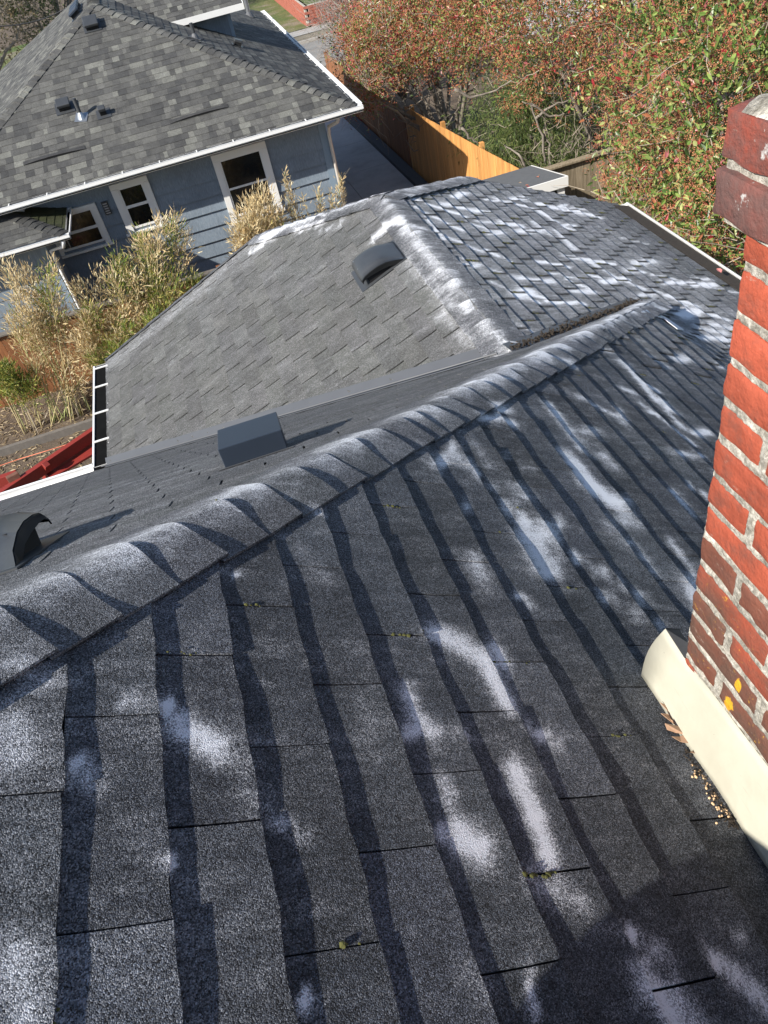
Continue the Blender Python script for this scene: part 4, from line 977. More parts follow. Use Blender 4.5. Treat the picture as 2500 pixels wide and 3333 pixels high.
# gutters of the own roof
gl = gutter('gutter', (-1.415, 5.22, -3.415), (-1.415, 6.83, -3.415), (-1,0,0), M['white_gutter'], oh, d=.13, h=.11, inner=M['gutter_in'])
for yy in (5.55, 5.98, 6.42, 6.76):
    m_ = MB(); m_.bb((-1.54, yy, -3.412), (-1.41, yy+.02, -3.405)); m_.build('gutter_hanger', M['white'], gl)
m_ = MB(); m_.bb((-1.533, 5.2, -3.50), (-1.42, 6.84, -3.42)); m_.build('gutter_shade', M['gutter_in'], gl)  # black filler block standing in for the shade inside the trough
gb = gutter('gutter', (-6, 5.145, -3.415), (-1.54, 5.145, -3.415), (0,1,0), M['white_gutter'], oh, d=.12, h=.11, inner=M['brown_gutter'])
gr_ = gutter('gutter', (XE+.0, -1.0, -3.425), (XE+.0, 6.86, -3.425), (1,0,0), M['white_gutter'], oh, d=.12, h=.11, inner=M['gutter_in'])
m_ = MB(); m_.slab([(XE-.06, -1, -3.375), (XE+.105, -1, -3.428), (XE+.105, 6.8, -3.428), (XE-.06, 6.8, -3.375)], (0,0,-.004)); gg = m_.build('gutter_guard', M['debris'], gr_)
m_ = MB()
yy = 3.5
while yy < 6.84:
    m_.box((XE+.108, yy, -3.418), (.012, .004, .006), ((1,0,0),(.5,.86,0),(0,0,1))); yy += .018
m_.build('guard_teeth', M['white'], gr_, kind='stuff')
# walls of the own house
m_ = MB(); m_.bb((-1.05, 4.4, -7.4), (3.4, 6.6, -3.52)); m_.bb((-6, -7, -7.4), (3.4, 4.7, -3.52)); ow = m_.build('wall', simple('beige_wall', (.38,.35,.30), .7), oh)
m_ = MB(); m_.bb((-1.39, 5.1, -3.53), (XE, 6.88, -3.50)); m_.bb((-6, -7, -3.53), (XE-.02, 5.12, -3.505)); m_.build('soffit', M['white'], oh)
m_ = MB(); m_.add([(-1.42,6.915,-3.53),(XE,6.915,-3.53),(XE,6.915,-3.44),(2.26,6.915,-2.78),(.26,6.915,-2.75),(-1.42,6.915,-3.45)], [(0,1,2,3,4,5)]); m_.build('barge_board', M['white'], oh)

# roof vents
def slant_vent(P, down, side, nrm, L, Wd, h, mat, label):
    """low domed hood: closed uphill end, curved top, open mouth downhill"""
    P, d, s_, n_ = [np.array(v, float) for v in (P, down, side, nrm)]; d /= np.linalg.norm(d); s_ /= np.linalg.norm(s_); n_ /= np.linalg.norm(n_)
    prof = [(-.02,.004),(.0,.012),(.05*1,.045),(.11,.082),(.17,.1),(.24,.105),(.29,.1),(.315,.085),(.325,.062)]
    prof = [(a*L/.32, b*h/.1) for a, b in prof]
    nw = 10; V = []; 
    for a, b in prof:
        for k in range(nw+1):
            u = k/nw*2-1; e_ = abs(u)**6; V.append(P+d*a+s_*u*Wd/2*(1 if b > .02 else 1.06)+n_*(b*(1-.22*e_)))
    m = nw+1; Fs = [(i*m+k, i*m+k+1, (i+1)*m+k+1, (i+1)*m+k) for i in range(len(prof)-1) for k in range(nw)]
    # side cheeks: curved skirts that stop short of the roof
    for sd in (0, nw):
        b0 = len(V)
        for i, (a, b) in enumerate(prof):
            lowh = .0 if a < .06*L/.32 else max(0, b*.78-.36*max(0, 1-((a-.06)/(L-.06)))*b)*.82
            V.append(P+d*a+s_*((sd/nw*2-1)*Wd/2*1.015)+n_*lowh)
        for i in range(len(prof)-1):
            Fs.append((i*m+sd, (i+1)*m+sd, b0+i+1, b0+i))
    hood = mk('roof_vent', V, Fs, mat, oroof, smooth=True)
    sm_ = hood.modifiers.new('solid', 'SOLIDIFY'); sm_.thickness = .004; sm_.offset = -1
    hood['label'] = label
    m_ = MB(); m_.box(P+d*(L*.52)+n_*(.006), (L*.62, Wd*.56, .002), (d, s_, n_)); m_.build('vent_flange', mat, hood)
    m_ = MB(); m_.box(P+d*(L*.60)+n_*(h*.34), (L*.28, Wd*.455, h*.34), (d, s_, n_)); m_.build('vent_throat', M['vent_dark'], hood)
    for u in (-.33, .1):
        m_ = MB(); q = P+d*(L*.93)+s_*(u*Wd)+n_*(h*.93); m_.tube([q, q+n_*.006], .005, 8); m_.build('screw', M['galv'], hood)
    return hood
slant_vent((1.10, 5.03, -2.29-.42*.16), (-1,0,-.42), (0,-1,0), n3v, .31, .30, .10, M['vent_black'], 'black domed vent hood on the smooth grey wing roof')
slant_vent((-.89, 1.34, -.239-.615*1.34), (0,1,-.615), (1,0,0), n2v, .34, .46, .105, M['vent_black'], 'black domed vent hood cut off at the left edge')
# square sheet metal box vent
a0, a1 = P2(735, 1527), P2(938, 1461); yb = (a0[1]+a1[1])/2; xl, xr = a0[0], a1[0]
tl, tr = at(712, 1463, 1, yb), at(916, 1397, 1, yb); dd_ = .21
bl_, br_ = at(699, 1402, 1, yb+dd_), at(896, 1341, 1, yb+dd_)
zt = (tl[2]+tr[2])/2; zbk = (bl_[2]+br_[2])/2; zr = lambda y: -.239-.615*y
m_ = MB(); m_.hexa([(xl,yb,zr(yb)-.01),(xr,yb,zr(yb)-.01),(xr,yb+dd_,zr(yb+dd_)-.01),(xl,yb+dd_,zr(yb+dd_)-.01),(xl,yb,zt),(xr,yb,zt),(xr,yb+dd_,zbk),(xl,yb+dd_,zbk)])
bv = m_.build('box_vent', M['vent_blue'], oroof, bevel=.003); bv['label'] = 'dark slate blue sheet metal box vent beside the valley'
m_ = MB(); m_.slab([(xl-.02,yb-.025,zr(yb-.025)+.006),(xr+.02,yb-.025,zr(yb-.025)+.006),(xr+.02,yb,zr(yb)+.006),(xl-.02,yb,zr(yb)+.006)], (0,0,-.002)); m_.build('vent_flange', M['metal_flash'], bv)

# ------------------------------------------------------------------ chimney
CX0, CX1, CY0, CY1 = .6, 1.12, .02, .777
ch = MB(); ch.bb((CX0+.012, CY0+.008, -2.1), (CX1-.008, CY1-.009, -.33)); chim = ch.build('chimney', M['mortar'], oh)
from mathutils import noise as mn
RECT = []
def brick_mesh(lo, hi, col, rough=.0012, name='brick', r=.006):
    lo, hi = np.array(lo, float), np.array(hi, float); nx = (5, 12, 5) if hi[1]-lo[1] > .1 else (5, 7, 5)
    if hi[0]-lo[0] > .15: nx = (12, 5, 5)
    V = []; Fs = []; c = (lo+hi)/2; h = (hi-lo)/2; ph = rng.uniform(0, 100, 3)
    def add(face_axis, sgn):
        u, v = [i for i in range(3) if i != face_axis]; b = len(V)
        for i in range(nx[u]+1):
            for j in range(nx[v]+1):
                p = np.zeros(3); p[face_axis] = sgn; p[u] = math.sin((i/nx[u]*2-1)*math.pi/2)**1; p[v] = math.sin((j/nx[v]*2-1)*math.pi/2)
                q = p*h; inner = np.clip(q, -h+r, h-r); dlt = q-inner; L = np.linalg.norm(dlt); q = inner+(dlt/L*r if L > 1e-9 else dlt)
                w_ = c+q; nz = mn.noise(Vector((w_+ph)*42))*rough*1.6+mn.noise(Vector((w_+ph)*130))*rough*.7
                V.append(w_+p/np.linalg.norm(p)*nz)
        for i in range(nx[u]):
            for j in range(nx[v]):
                k = b+i*(nx[v]+1)+j; Fs.append((k, k+1, k+nx[v]+2, k+nx[v]+1))
    for ax_ in range(3):
        for sg in (-1, 1):
            if ax_ == 0 and sg == 1 and hi[0] < CX1-.05: continue
            add(ax_, sg)
    return mk(name, V, np.array(Fs), M['brick'], chim, smooth=True, attrs={'col': np.repeat(np.array(col)[None]*rng.uniform(.92, 1.08), len(V), 0)})
BR, BD, BB = (.31,.068,.036), (.27,.065,.036), (.17,.06,.038)
for k in range(-3, 20):
    zt_ = -.657-.069*k; zb_ = zt_-.057
    if zb_ > -.44 or zt_ > -.447: continue
    if zt_ < -1.75: break
    y = CY1; first = True
    while y > CY0+.03:
        Lb = (.097 if (k % 2 and first) else .198)*rng.uniform(.98, 1.02)
        y2 = max(y-Lb, CY0); lowf = k >= 5
        col = BR if not lowf else random.choice([BB, BB, BD, BR])
        if k in (-2, -1) : col = (.40,.085,.045)
        if not first and k in (4, 7): col = BR
        jx = rng.uniform(-.002, .001)
        zb2, zt2 = zb_+rng.uniform(-.001, .002), zt_+rng.uniform(-.001, .002); RECT.append((y2+.001, y, zb2, zt2))
        brick_mesh((CX0+jx, y2+.001, zb2), (CX0+.09, y, zt2), col, .003 if lowf else .0017)
        first = False; y = y2-.012*rng.uniform(.8, 1.3)
    # far face (+Y)
    x = CX0+(.0 if not k % 2 else 0)
    x = CX0+.102; ln = .198
    while x < CX1-.04:
        x2 = min(x+(.2 if not (k % 2 == 0 and x < CX0+.11) else .2), CX1); brick_mesh((x, CY1-.09, zb_), (x2, CY1+rng.uniform(-.002, .002), zt_), BD if k < 5 else BB, .0015); x = x2+.011
RC = np.array(RECT); gy, gz_ = np.linspace(CY0, CY1+.0005, 270), np.linspace(-1.62, -.45, 420); V = []
for z in gz_:
    near = RC[(RC[:, 2] < z+.02) & (RC[:, 3] > z-.02)]
    for y in gy:
        din = max([min(y-q[0], q[1]-y, z-q[2], q[3]-z) for q in near if q[0]-.02 < y < q[1]+.02] or [-.01])
        if din > .009: V.append((CX0+.02, y, z)); continue
        nn_ = mn.noise(Vector((y*38, z*38, 1)))*.0022+mn.noise(Vector((y*120, z*120, 5)))*.0020+mn.noise(Vector((y*9, z*9, 2)))*.002
        if y > CY1-.004: nn_ -= .004
        V.append((CX0+.0015-nn_+max(0, din-.0005)*1.1-(.0012 if z < -1.0 else 0), y, z))
idx = np.arange(420*270).reshape(420, 270)
mk('mortar_face', V, np.stack([idx[:-1, :-1], idx[:-1, 1:], idx[1:, 1:], idx[1:, :-1]], -1).reshape(-1, 4), M['mortar'], chim, smooth=True)
# corbel courses and crown
for (z0, z1, col, o_) in ((-.449, -.392, (.17,.062,.05), .031), (-.381, -.326, (.25,.058,.038), .028)):
    y = CY1+o_; k = 0
    while y > CY0-.02:
        Lb = .205 if z0 < -.4 else (.1 if k == 0 else .2); y2 = y-Lb; brick_mesh((CX0-o_, y2, z0), (CX0+.07, y, z1), col, .0032, r=.005); y = y2-.011; k += 1
    x = CX0+.075
    while x < CX1: brick_mesh((x, CY1-.06, z0), (min(x+.2, CX1+o_), CY1+o_, z1), col, .002); x += .21
m_ = MB(); m_.bb((CX0-.022, CY0-.02, -.395), (CX1+.02, CY1+.022, -.378)); m_.bb((CX0-.02, CY0-.02, -.457), (CX1+.02, CY1+.018, -.446)); m_.build('mortar_bed', M['mortar'], chim)
V = []; ny, nx_ = 34, 26
for j in range(ny+1):
    for i in range(nx_+1):
        y = CY0-.02+(CY1+.026-CY0+.02)*j/ny; x = CX0-.026+.5*i/nx_
        d_ = min(CY1+.026-y, x-CX0+.026)
        V.append((x, y, -.330+min(.055, d_*.8)+mn.noise(Vector((x*22, y*22, 3)))*.008+mn.noise(Vector((x*80, y*80, 3)))*.003))
idx = np.arange((ny+1)*(nx_+1)).reshape(ny+1, nx_+1)
mk('mortar_crown', V, np.stack([idx[:-1, :-1], idx[:-1, 1:], idx[1:, 1:], idx[1:, :-1]], -1).reshape(-1, 4), M['mortar'], chim, smooth=True)
for x0, y0 in ((.68, .50), ):
    z0, y = -.30, CY1-.09
    while y > CY0: brick_mesh((CX0+.02, y-.2, -.262), (CX0+.16, y, -.205), BR, .0015); y -= .211
m_ = MB(); m_.bb((CX0+.03, CY0, -.33), (CX1-.05, CY1-.10, -.20)); m_.build('flue_surround', M['mortar'], chim)
# orange lichen patches on the brick
def blob_patch(y, z, ry, rz, ang):
    V = [(CX0-.0042, y, z)]; n_ = 26; Fs = []
    for rr in (.45, .8, 1.0):
        for k in range(n_):
            a_ = k/n_*2*math.pi; R_ = rr*(1+.22*mn.noise(Vector((math.cos(a_)*2+y*50, math.sin(a_)*2, z*40)))*(rr > .5)); cy_, cz_ = math.cos(a_)*ry*R_, math.sin(a_)*rz*R_
            V.append((CX0-(.0048 if rr < 1 else .0005)-rng.uniform(0, .0012), y+cy_*math.cos(ang)-cz_*math.sin(ang), z+cy_*math.sin(ang)+cz_*math.cos(ang)))
    for k in range(n_):
        Fs.append((0, 1+k, 1+(k+1) % n_))
        for r_ in range(2): b_ = 1+r_*n_; Fs.append((b_+k, b_+n_+k, b_+n_+(k+1) % n_, b_+(k+1) % n_))
    mk('lichen_patch', V, Fs, M['lichen'], chim, smooth=True)

# cream painted counter flashing at the chimney foot
ft = [at(2165, 2047, 0, .588), at(2226, 2142, 0, .5985), at(2330, 2270, 0, .5985), at(2500, 2498, 0, .5985)]
fb = [P1(2092, 2210), P1(2165, 2330), P1(2300, 2545), P1(2400, 2695), P1(2500, 2845)]
f0b, f0t = np.array([.553, .848, -1.499]), ft[0]
ysf = np.concatenate([np.linspace(.0, .78, 24), ]); V = []; Fs = []
ytop = np.array([ft[3][1]-.5, ft[3][1], ft[2][1], ft[1][1]]); ztop = np.array([ft[3][2]+.01, ft[3][2], ft[2][2], ft[1][2]])
cols = [(y, y) for y in np.linspace(-.1, ft[1][1], 22)]
bot_y = np.linspace(-.1, .80, 22)
nr = 8
for j in range(22):
    tp = np.array([.5985, cols[j][0], np.interp(cols[j][0], ytop, ztop)]); bt = np.array([.553+.0015*math.sin(j*1.3), bot_y[j], S1z(.553)+.003])
    for i in range(nr+1):
        t = i/nr; V.append(bt*(1-t)+tp*t+np.array([-.0025*math.sin(math.pi*t)+.0007*math.sin(j*.9+i), 0, 0]))
for i in range(nr+1):
    t = i/nr; V.append(f0b*(1-t)+f0t*t+np.array([-.003*math.sin(math.pi*t), .012*math.sin(math.pi*t), 0]))
for j in range(22):
    for i in range(nr):
        a_ = j*(nr+1)+i; b_ = (j+1)*(nr+1)+i; Fs.append((a_, a_+1, b_+1, b_))
fl_ = mk('counter_flashing', V, np.array(Fs), M['cream'], chim, smooth=True)
s_ = fl_.modifiers.new('solid', 'SOLIDIFY'); s_.thickness = .0025; s_.offset = -1
m_ = MB(); m_.slab([f0t+(.001,0,.0), at(2212, 2050, 0, .628), at(2239, 2092, 0, .603), ft[1]+(.001,0,0)], (.001,-.002,-.003)); m_.build('lead_return', M['lead'], chim)
m_ = MB(); m_.slab([f0b+(.002,0,0), f0t+(.002,0,0), at(2212, 2050, 0, .628), (.64,.86,-1.55)], (.001,.002,0)); m_.build('lead_return', M['lead'], chim)
m_ = MB(); a_, b_, c_, d_ = [P1(*q)+n1v*.006 for q in ((2060, 2175), (2105, 2155), (2115, 2195), (2095, 2225))]; m_.slab([a_, b_, c_, d_], (0,0,-.003)); m_.build('lead_return', M['lead'], chim)
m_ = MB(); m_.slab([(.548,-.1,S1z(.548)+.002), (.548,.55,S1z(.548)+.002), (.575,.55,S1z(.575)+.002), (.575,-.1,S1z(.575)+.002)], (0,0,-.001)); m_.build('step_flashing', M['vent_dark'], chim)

# oak leaf caught under the flashing
zo = [(305,690),(345,702),(372,722),(400,750),(425,790),(442,820),(482,870),(530,930),(560,985),(520,962),(470,960),(502,938),(482,915),(430,893),(370,875),(420,866),(447,862),(400,847),(350,832),(325,812),(370,812),(412,817),(392,795),(345,775),(310,750),(350,752),(374,762),(345,728)]
V = []; 
for i, (x, y) in enumerate(zo):
    V.append(P1(1950+x*.591, 1900+y*.591)+n1v*(.0125+.007*math.sin(i*1.7)**2+(.008 if x < 340 else 0)))
o = mk('oak_leaf', V, [tuple(range(len(V)))], simple('dry_oak_leaf', (.36,.22,.14), .6, .35, 60, .4, 90))
o.modifiers.new('solid', 'SOLIDIFY').thickness = .0012
tag(o, 'curled brown oak leaf caught under the cream chimney flashing', 'leaf')
m_ = MB(); 
for k in range(75):
    t = rng.random(); u, v = 2262+t*155+rng.normal(0, 12), 2500+t*165+rng.normal(0, 14); p = P1(u, v)+n1v*.004
    if p[0] > .549: p[0] = .547-abs(rng.normal(0, .013)); p[2] = S1z(p[0])+.0095
    r_ = rng.uniform(.0018, .0034); A_ = np.linalg.qr(rng.normal(0, 1, (3, 3)))[0]
    V = []
    for zz_, rd_ in ((-1, .35), (-.5, .85), (.5, .85), (1, .35)):
        V += [p+A_[0]*math.cos(a_*1.047)*r_*rd_+A_[1]*math.sin(a_*1.047)*r_*rd_+A_[2]*zz_*r_*.7 for a_ in range(6)]
    m_.add(V, [(i_*6+a_, i_*6+(a_+1) % 6, (i_+1)*6+(a_+1) % 6, (i_+1)*6+a_) for i_ in range(3) for a_ in range(6)]+[tuple(range(6)), tuple(range(18, 24))])
tag(m_.build('fallen_seeds', M['seed'], smooth=True), kind='stuff')
m_ = MB()
for k in range(240):
    t = rng.random()**.8; u, v = 2225+t*200+rng.normal(0, 7), 2450+t*240+rng.normal(0, 10); p = P1(u, v)+n1v*.003; s_ = rng.uniform(.001, .005)
    if p[0] > .549: p[0] = .548-abs(rng.normal(0, .008))
    p[2] = S1z(p[0])+.0085
    m_.box(p, (s_, s_*.35, s_*.3), np.linalg.qr(rng.normal(0, 1, (3, 3)))[0])
tag(m_.build('flashing_debris', M['debris']), kind='stuff')
V, Fq, fc = scatter_leaves(np.array([s14([3.70], [5.02])[0]+(0,0,.06)]), np.array([[.2,1,.1]]), np.array([[0,0,1.]]), np.array([.09]), np.array([.04]), np.array([(.75,.28,.25)]))
tag(mk('fallen_leaf', V, Fq, M['leaf'], fcol=fc), 'single pink red leaf lying in the debris of the right gutter', 'leaf')

# ================================================================== VEGETATION
def crown(blobs, n, L, Wd, pal, weights, per=14, spread=.16, shell=.55, upb=.35, droop=0., outw=.6):
    blobs = [(np.array(c, float), np.array(r, float)) for c, r in blobs]
    vol = np.array([r[0]*r[1]+r[1]*r[2]+r[0]*r[2] for _, r in blobs]); vol /= vol.sum()
    P = []; O = []
    nc = n//per
    for (c, r), f in zip(blobs, vol):
        k = max(1, int(nc*f)); u = unit(k); rad = (shell+(1-shell)*rng.random(k)**.6)
        lump = 1+.22*np.sin(u[:, 0]*7+c[0]*3)*np.sin(u[:, 1]*6+c[1])+.15*np.sin(u[:, 2]*9+c[2])
        q = c+u*(rad*lump)[:, None]*r
        off = rng.normal(0, spread, (k, per, 3)); P.append((q[:, None]+off).reshape(-1, 3)); O.append(np.repeat(u, per, 0))
    P = np.vstack(P); O = np.vstack(O); m = len(P)
    D = unit(m)+O*outw+np.array([0,0,upb-droop]); Nn = unit(m)*.8+O*.4+np.array([0,0,.5])
    ci = rng.choice(len(pal), m, p=np.array(weights)/sum(weights)); cc = np.array(pal)[ci]*rng.uniform(.75, 1.25, (m, 1))
    Ls = rng.uniform(*L, m); Ws = rng.uniform(*Wd, m)
    return P, O, scatter_leaves(P, D, Nn, Ls, Ws, cc)
def limbs(base, targets, r0, name, mat, parent, n=6, wig=.12, sub=3, tw=.5):
    m_ = MB(); base = np.array(base, float); tips = []
    for t in targets:
        t = np.array(t, float); k = 7; pts = [base+(t-base)*i/k*1.0+(0,0,.35*math.sin(math.pi*i/k)*np.linalg.norm(t-base)*.15)+rng.normal(0, wig*.35, 3)*(0 < i < k) for i in range(k+1)]
        m_.tube(pts, [r0*(1-.8*i/k) for i in range(k+1)], 7)
        for s_ in range(sub):
            i = rng.integers(2, k); p = pts[i]; d = unit(1)[0]+np.array([0,0,.4]); L = rng.uniform(.5, 1.3)*tw*2
            p2 = [p+d*L*j/5+rng.normal(0, .05, 3)*(j > 0) for j in range(6)]; rr = r0*(1-.8*i/k)*.55; m_.tube(p2, [rr*(1-.85*j/5) for j in range(6)], 5)
            for s2 in range(3):
                q = p2[rng.integers(1, 5)]; d2 = unit(1)[0]; p3 = [q+d2*L*.6*j/4+rng.normal(0, .03, 3)*(j > 0) for j in range(5)]; m_.tube(p3, [rr*.5*(1-.8*j/4) for j in range(5)], 4)
    return m_.build(name, mat, parent, smooth=True)
def twigs(blobs, n, L, r, mat, parent, name='twigs', up=.2):  # kind stuff
    m_ = MB()
    for _ in range(n):
        c, rr = blobs[rng.integers(len(blobs))]; u = unit(1)[0]; p = np.array(c)+u*np.array(rr)*rng.uniform(.2, .95); d = unit(1)[0]+u*.5+np.array([0,0,up]); d /= np.linalg.norm(d); Lk = rng.uniform(*L)
        pts = [p+d*Lk*j/4+rng.normal(0, Lk*.06, 3)*(j > 0) for j in range(5)]; r_ = rng.uniform(*r); m_.tube(pts, [r_*(1-.75*j/4) for j in range(5)], 4, cap=False)
    return m_.build(name, mat, parent, kind='stuff')
def clusters(P, O, n, mat, parent, cols, R=.035, k=12, r=.006):
    """rusty bud clusters at the shoot tips"""
    i = rng.integers(0, len(P), n); C_ = P[i]+O[i]*.06
    c = np.repeat(C_, k, 0)+rng.normal(0, R*.5, (n*k, 3)); m = len(c); rr = rng.uniform(.7, 1.3, m)*r
    base = np.array([(1,0,0),(-1,0,0),(0,1,0),(0,-1,0),(0,0,1),(0,0,-1)], float)
    V = c[:, None]+base[None]*rr[:, None, None]
    f = np.array([(0,2,4),(2,1,4),(1,3,4),(3,0,4),(2,0,5),(1,2,5),(3,1,5),(0,3,5)])
    Fq = (np.arange(m)*6)[:, None, None]+f[None]; cc = np.array(cols)[rng.integers(0, len(cols), m)]*rng.uniform(.7, 1.3, (m, 1))
    return mk('bud_clusters', V.reshape(-1, 3), Fq.reshape(-1, 3), mat, parent, fcol=np.repeat(cc, 8, 0))
G1, G2, G3, YG = (.06,.105,.025), (.12,.19,.04), (.21,.28,.07), (.32,.34,.12)
RD, PK, OR, BRN = (.30,.03,.035), (.42,.13,.13), (.34,.13,.06), (.24,.12,.06)
RB = [(.42,.16,.06),(.32,.11,.045),(.50,.24,.10),(.34,.07,.04)]
def photinia(name, label, blobs, n, base, L, Wd, pal, wts, nb, cat='tree', k=12, r=.006, per=34, tw=300, R=.04, spread=.19, limbr=.07, group=None, shell=.4):
    e = empty(name, tuple(base), label, cat, group)
    P, O, (V, Fq, fc) = crown(blobs, n, L, Wd, pal, wts, per=per, spread=spread, shell=shell)
    mk('crown', V, Fq, M['leaf'], e, fcol=fc)
    if nb: clusters(P, O, nb, M['berry'], e, RB, k=k, r=r, R=R)
    limbs(base, [np.array(c)+rng.normal(0, .4, 3) for c, rr in blobs for _ in range(2)], limbr, 'trunk', M['bark'], e)
    twigs(blobs, tw, (.4, 1.1), (.003, .009), M['twig'], e)
    return e
nearb = [((5.6,6.9,-4.3),(.75,1.7,1.15)), ((6.3,8.6,-3.7),(1.1,1.8,1.7)), ((7.2,7.4,-3.0),(1.2,1.8,1.8)), ((6.9,10.4,-3.7),(1.5,1.7,1.9)), ((8.3,9.2,-2.6),(1.6,2.0,2.2)), ((6.1,9.6,-5.3),(.9,1.4,1.2)), ((5.6,5.2,-4.5),(.7,1.2,1.2)), ((5.5,8.9,-5.2),(.55,.9,.7))]
photinia('photinia_tree', 'big glossy green leaved shrub tree with rusty bud clusters nearest the right gutter', nearb, 25000, (6.9, 8.2, -7.2), (.07, .12), (.028, .046), [G1,G2,G3,YG,RD,PK,OR], [18,24,24,16,3,2,8], 5200, k=20, r=.0070, tw=420, R=.075, spread=.17, per=34)
midb = [((6.6,14.2,-3.6),(1.3,1.5,1.1)), ((7.9,13.2,-3.4),(1.5,1.6,1.6)), ((8.9,12.2,-4.2),(1.6,1.6,2.0)), ((6.9,16.8,-3.2),(1.8,1.6,1.3)), ((8.8,15.6,-2.8),(1.9,1.8,1.8)), ((7.3,12.0,-5.4),(.9,1.0,1.0))]
photinia('photinia_tree', 'red tipped shrub tree in the middle above the dark conifer', midb, 30000, (7.8, 14.3, -7.3), (.06, .10), (.022, .036), [G1,G2,G3,YG,RD,PK,OR,BRN], [14,14,14,10,5,4,18,14], 5600, k=14, r=.0085, tw=380, R=.085)
leftb = [((4.65,19.3,-4.35),(.95,1.2,.7)), ((5.8,19.6,-4.05),(1.3,1.5,.95)), ((6.6,18.0,-3.9),(1.3,1.5,1.1)), ((5.5,21.8,-4.5),(1.2,1.5,1.1)), ((3.95,18.4,-4.85),(.38,.6,.38)), ((6.9,21.0,-3.8),(1.4,1.6,1.2))]
photinia('photinia_tree', 'red leaved shrub tree leaning over the orange fence and driveway', leftb, 30000, (6.2, 19.6, -7.4), (.055, .09), (.02, .034), [G1,G2,G3,YG,RD,PK,OR,BRN], [14,16,15,10,8,7,14,14], 3900, k=12, r=.0105, tw=420, R=.10)
# conifer with drooping sprays
ce = empty('cedar_tree', (6.9, 15.2, -7.3), 'dark drooping conifer growing behind the orange fence', 'tree')
cb = [((6.3,14.9,-5.7),(.85,1.0,1.2)), ((7.2,15.4,-5.4),(1.1,1.1,1.5)), ((6.5,16.6,-5.9),(1.1,1.1,1.1)), ((6.2,13.8,-6.3),(.6,.5,.8))]
P, O, (V, Fq, fc) = crown(cb, 26000, (.07, .15), (.008, .018), [(.04,.07,.02),(.08,.12,.03),(.14,.18,.05),(.20,.22,.08)], [2,4,4,2], per=20, spread=.12, upb=-.2, droop=.9, outw=.9)
mk('crown', V, Fq, M['fine'], ce, fcol=fc); limbs((6.9,15.2,-7.3), [(6.8,15.2,-4.2), (6.2,14.8,-5.4), (7.4,15.8,-5.0)], .09, 'trunk', M['bark_dark'], ce); twigs(cb, 160, (.3, .9), (.004, .01), M['twig'], ce)
bt = empty('dead_shrub', (6.0, 14.0, -7.3), 'tangle of pale leafless stems standing behind the fence corner', 'shrub')
m_ = MB()
for pts in ([(1775,540),(1762,440),(1728,340),(1700,330)], [(1790,545),(1785,470),(1770,420)], [(1480,290),(1530,318),(1600,300),(1665,262)], [(1728,340),(1790,380),(1850,372)], [(1745,385),(1800,340),(1860,330)], [(1500,420),(1535,452),(1560,470)], [(1710,545),(1690,500),(1640,470)]):
    q = [at(u, v, 1, 13.7 if u > 1650 else 14.6) for u, v in pts]; qq = []
    for i in range(len(q)-1):
        for t in np.linspace(0, 1, 5)[:-1]: qq.append(q[i]*(1-t)+q[i+1]*t+rng.normal(0, .012, 3))
    qq.append(q[-1]); m_.tube(qq, list(np.linspace(.028, .010, len(qq))), 6)
m_.build('stems', M['bark'], bt, smooth=True); twigs([((6.4,13.8,-6),(.9,.5,1.1)), ((7.4,13.6,-5.6),(.9,.5,1.1))], 160, (.3, .9), (.003, .008), M['twig'], bt, up=.5)
# grey leafless shrub by the street
be = empty('bare_tree', (6.9, 26.5, -7.5), 'grey leafless twiggy tree beside the street behind the red shrub', 'tree')
bb_ = [((6.9,26.5,-4.3),(1.9,2.2,1.9)), ((8.6,25.5,-3.6),(2.2,2.2,2.0)), ((5.7,28.3,-5.3),(1.0,1.4,1.2)), ((7.5,28.5,-3.8),(2.0,2.0,1.8))]
limbs((6.9,26.5,-7.5), [np.array(c)+rng.normal(0, .5, 3) for c, r in bb_ for _ in range(4)], .06, 'trunk', M['bark'], be, sub=5, tw=.7)
twigs(bb_, 1500, (.5, 1.5), (.004, .011), simple('grey_twigs', (.27,.23,.20), .85, .3), be, up=.6)
# hedge and trees across the far street on the left
def farbush(label, blobs, n, base, pal, wts, tw, cat='tree'):
    e = empty('hedge_tree', tuple(base), label, cat)
    P, O, (V, Fq, fc) = crown(blobs, n, (.10, .24), (.03, .07), pal, wts, per=12, spread=.3)
    mk('crown', V, Fq, M['fine'], e, fcol=fc); limbs(base, [np.array(c)+rng.normal(0, .8, 3) for c, r in blobs for _ in range(4)], .11, 'trunk', M['bark'], e, sub=4, tw=1.1, wig=.3); twigs(blobs, tw, (.8, 2.2), (.008, .022), M['twig'], e, up=.7)
TN = [(.20,.15,.08),(.28,.22,.11),(.15,.13,.05),(.10,.11,.035)]
farbush('tall leafless tan brush left of the far blue house roof', [((-9.8,46,-4.6),(2.6,2.4,3.4)), ((-7.3,48,-3.9),(2.0,2.2,3.6)), ((-12.5,44,-4.0),(2.6,2.4,3.8)), ((-9,47,-.5),(3.5,2.5,2.5))], 11000, (-9, 46, -7.7), TN, [4,3,3,2], 700)
farbush('dark green bushy tree just behind the blue house ridge', [((-5.6,49,-4.0),(1.5,1.9,3.2)), ((-4.6,51,-1.4),(2.2,2,2.6)), ((-2.5,52,-3.4),(2.2,2,3.6))], 12000, (-5, 49.5, -7.7), [(.03,.05,.015),(.06,.09,.025),(.10,.13,.04)], [4,4,2], 120)

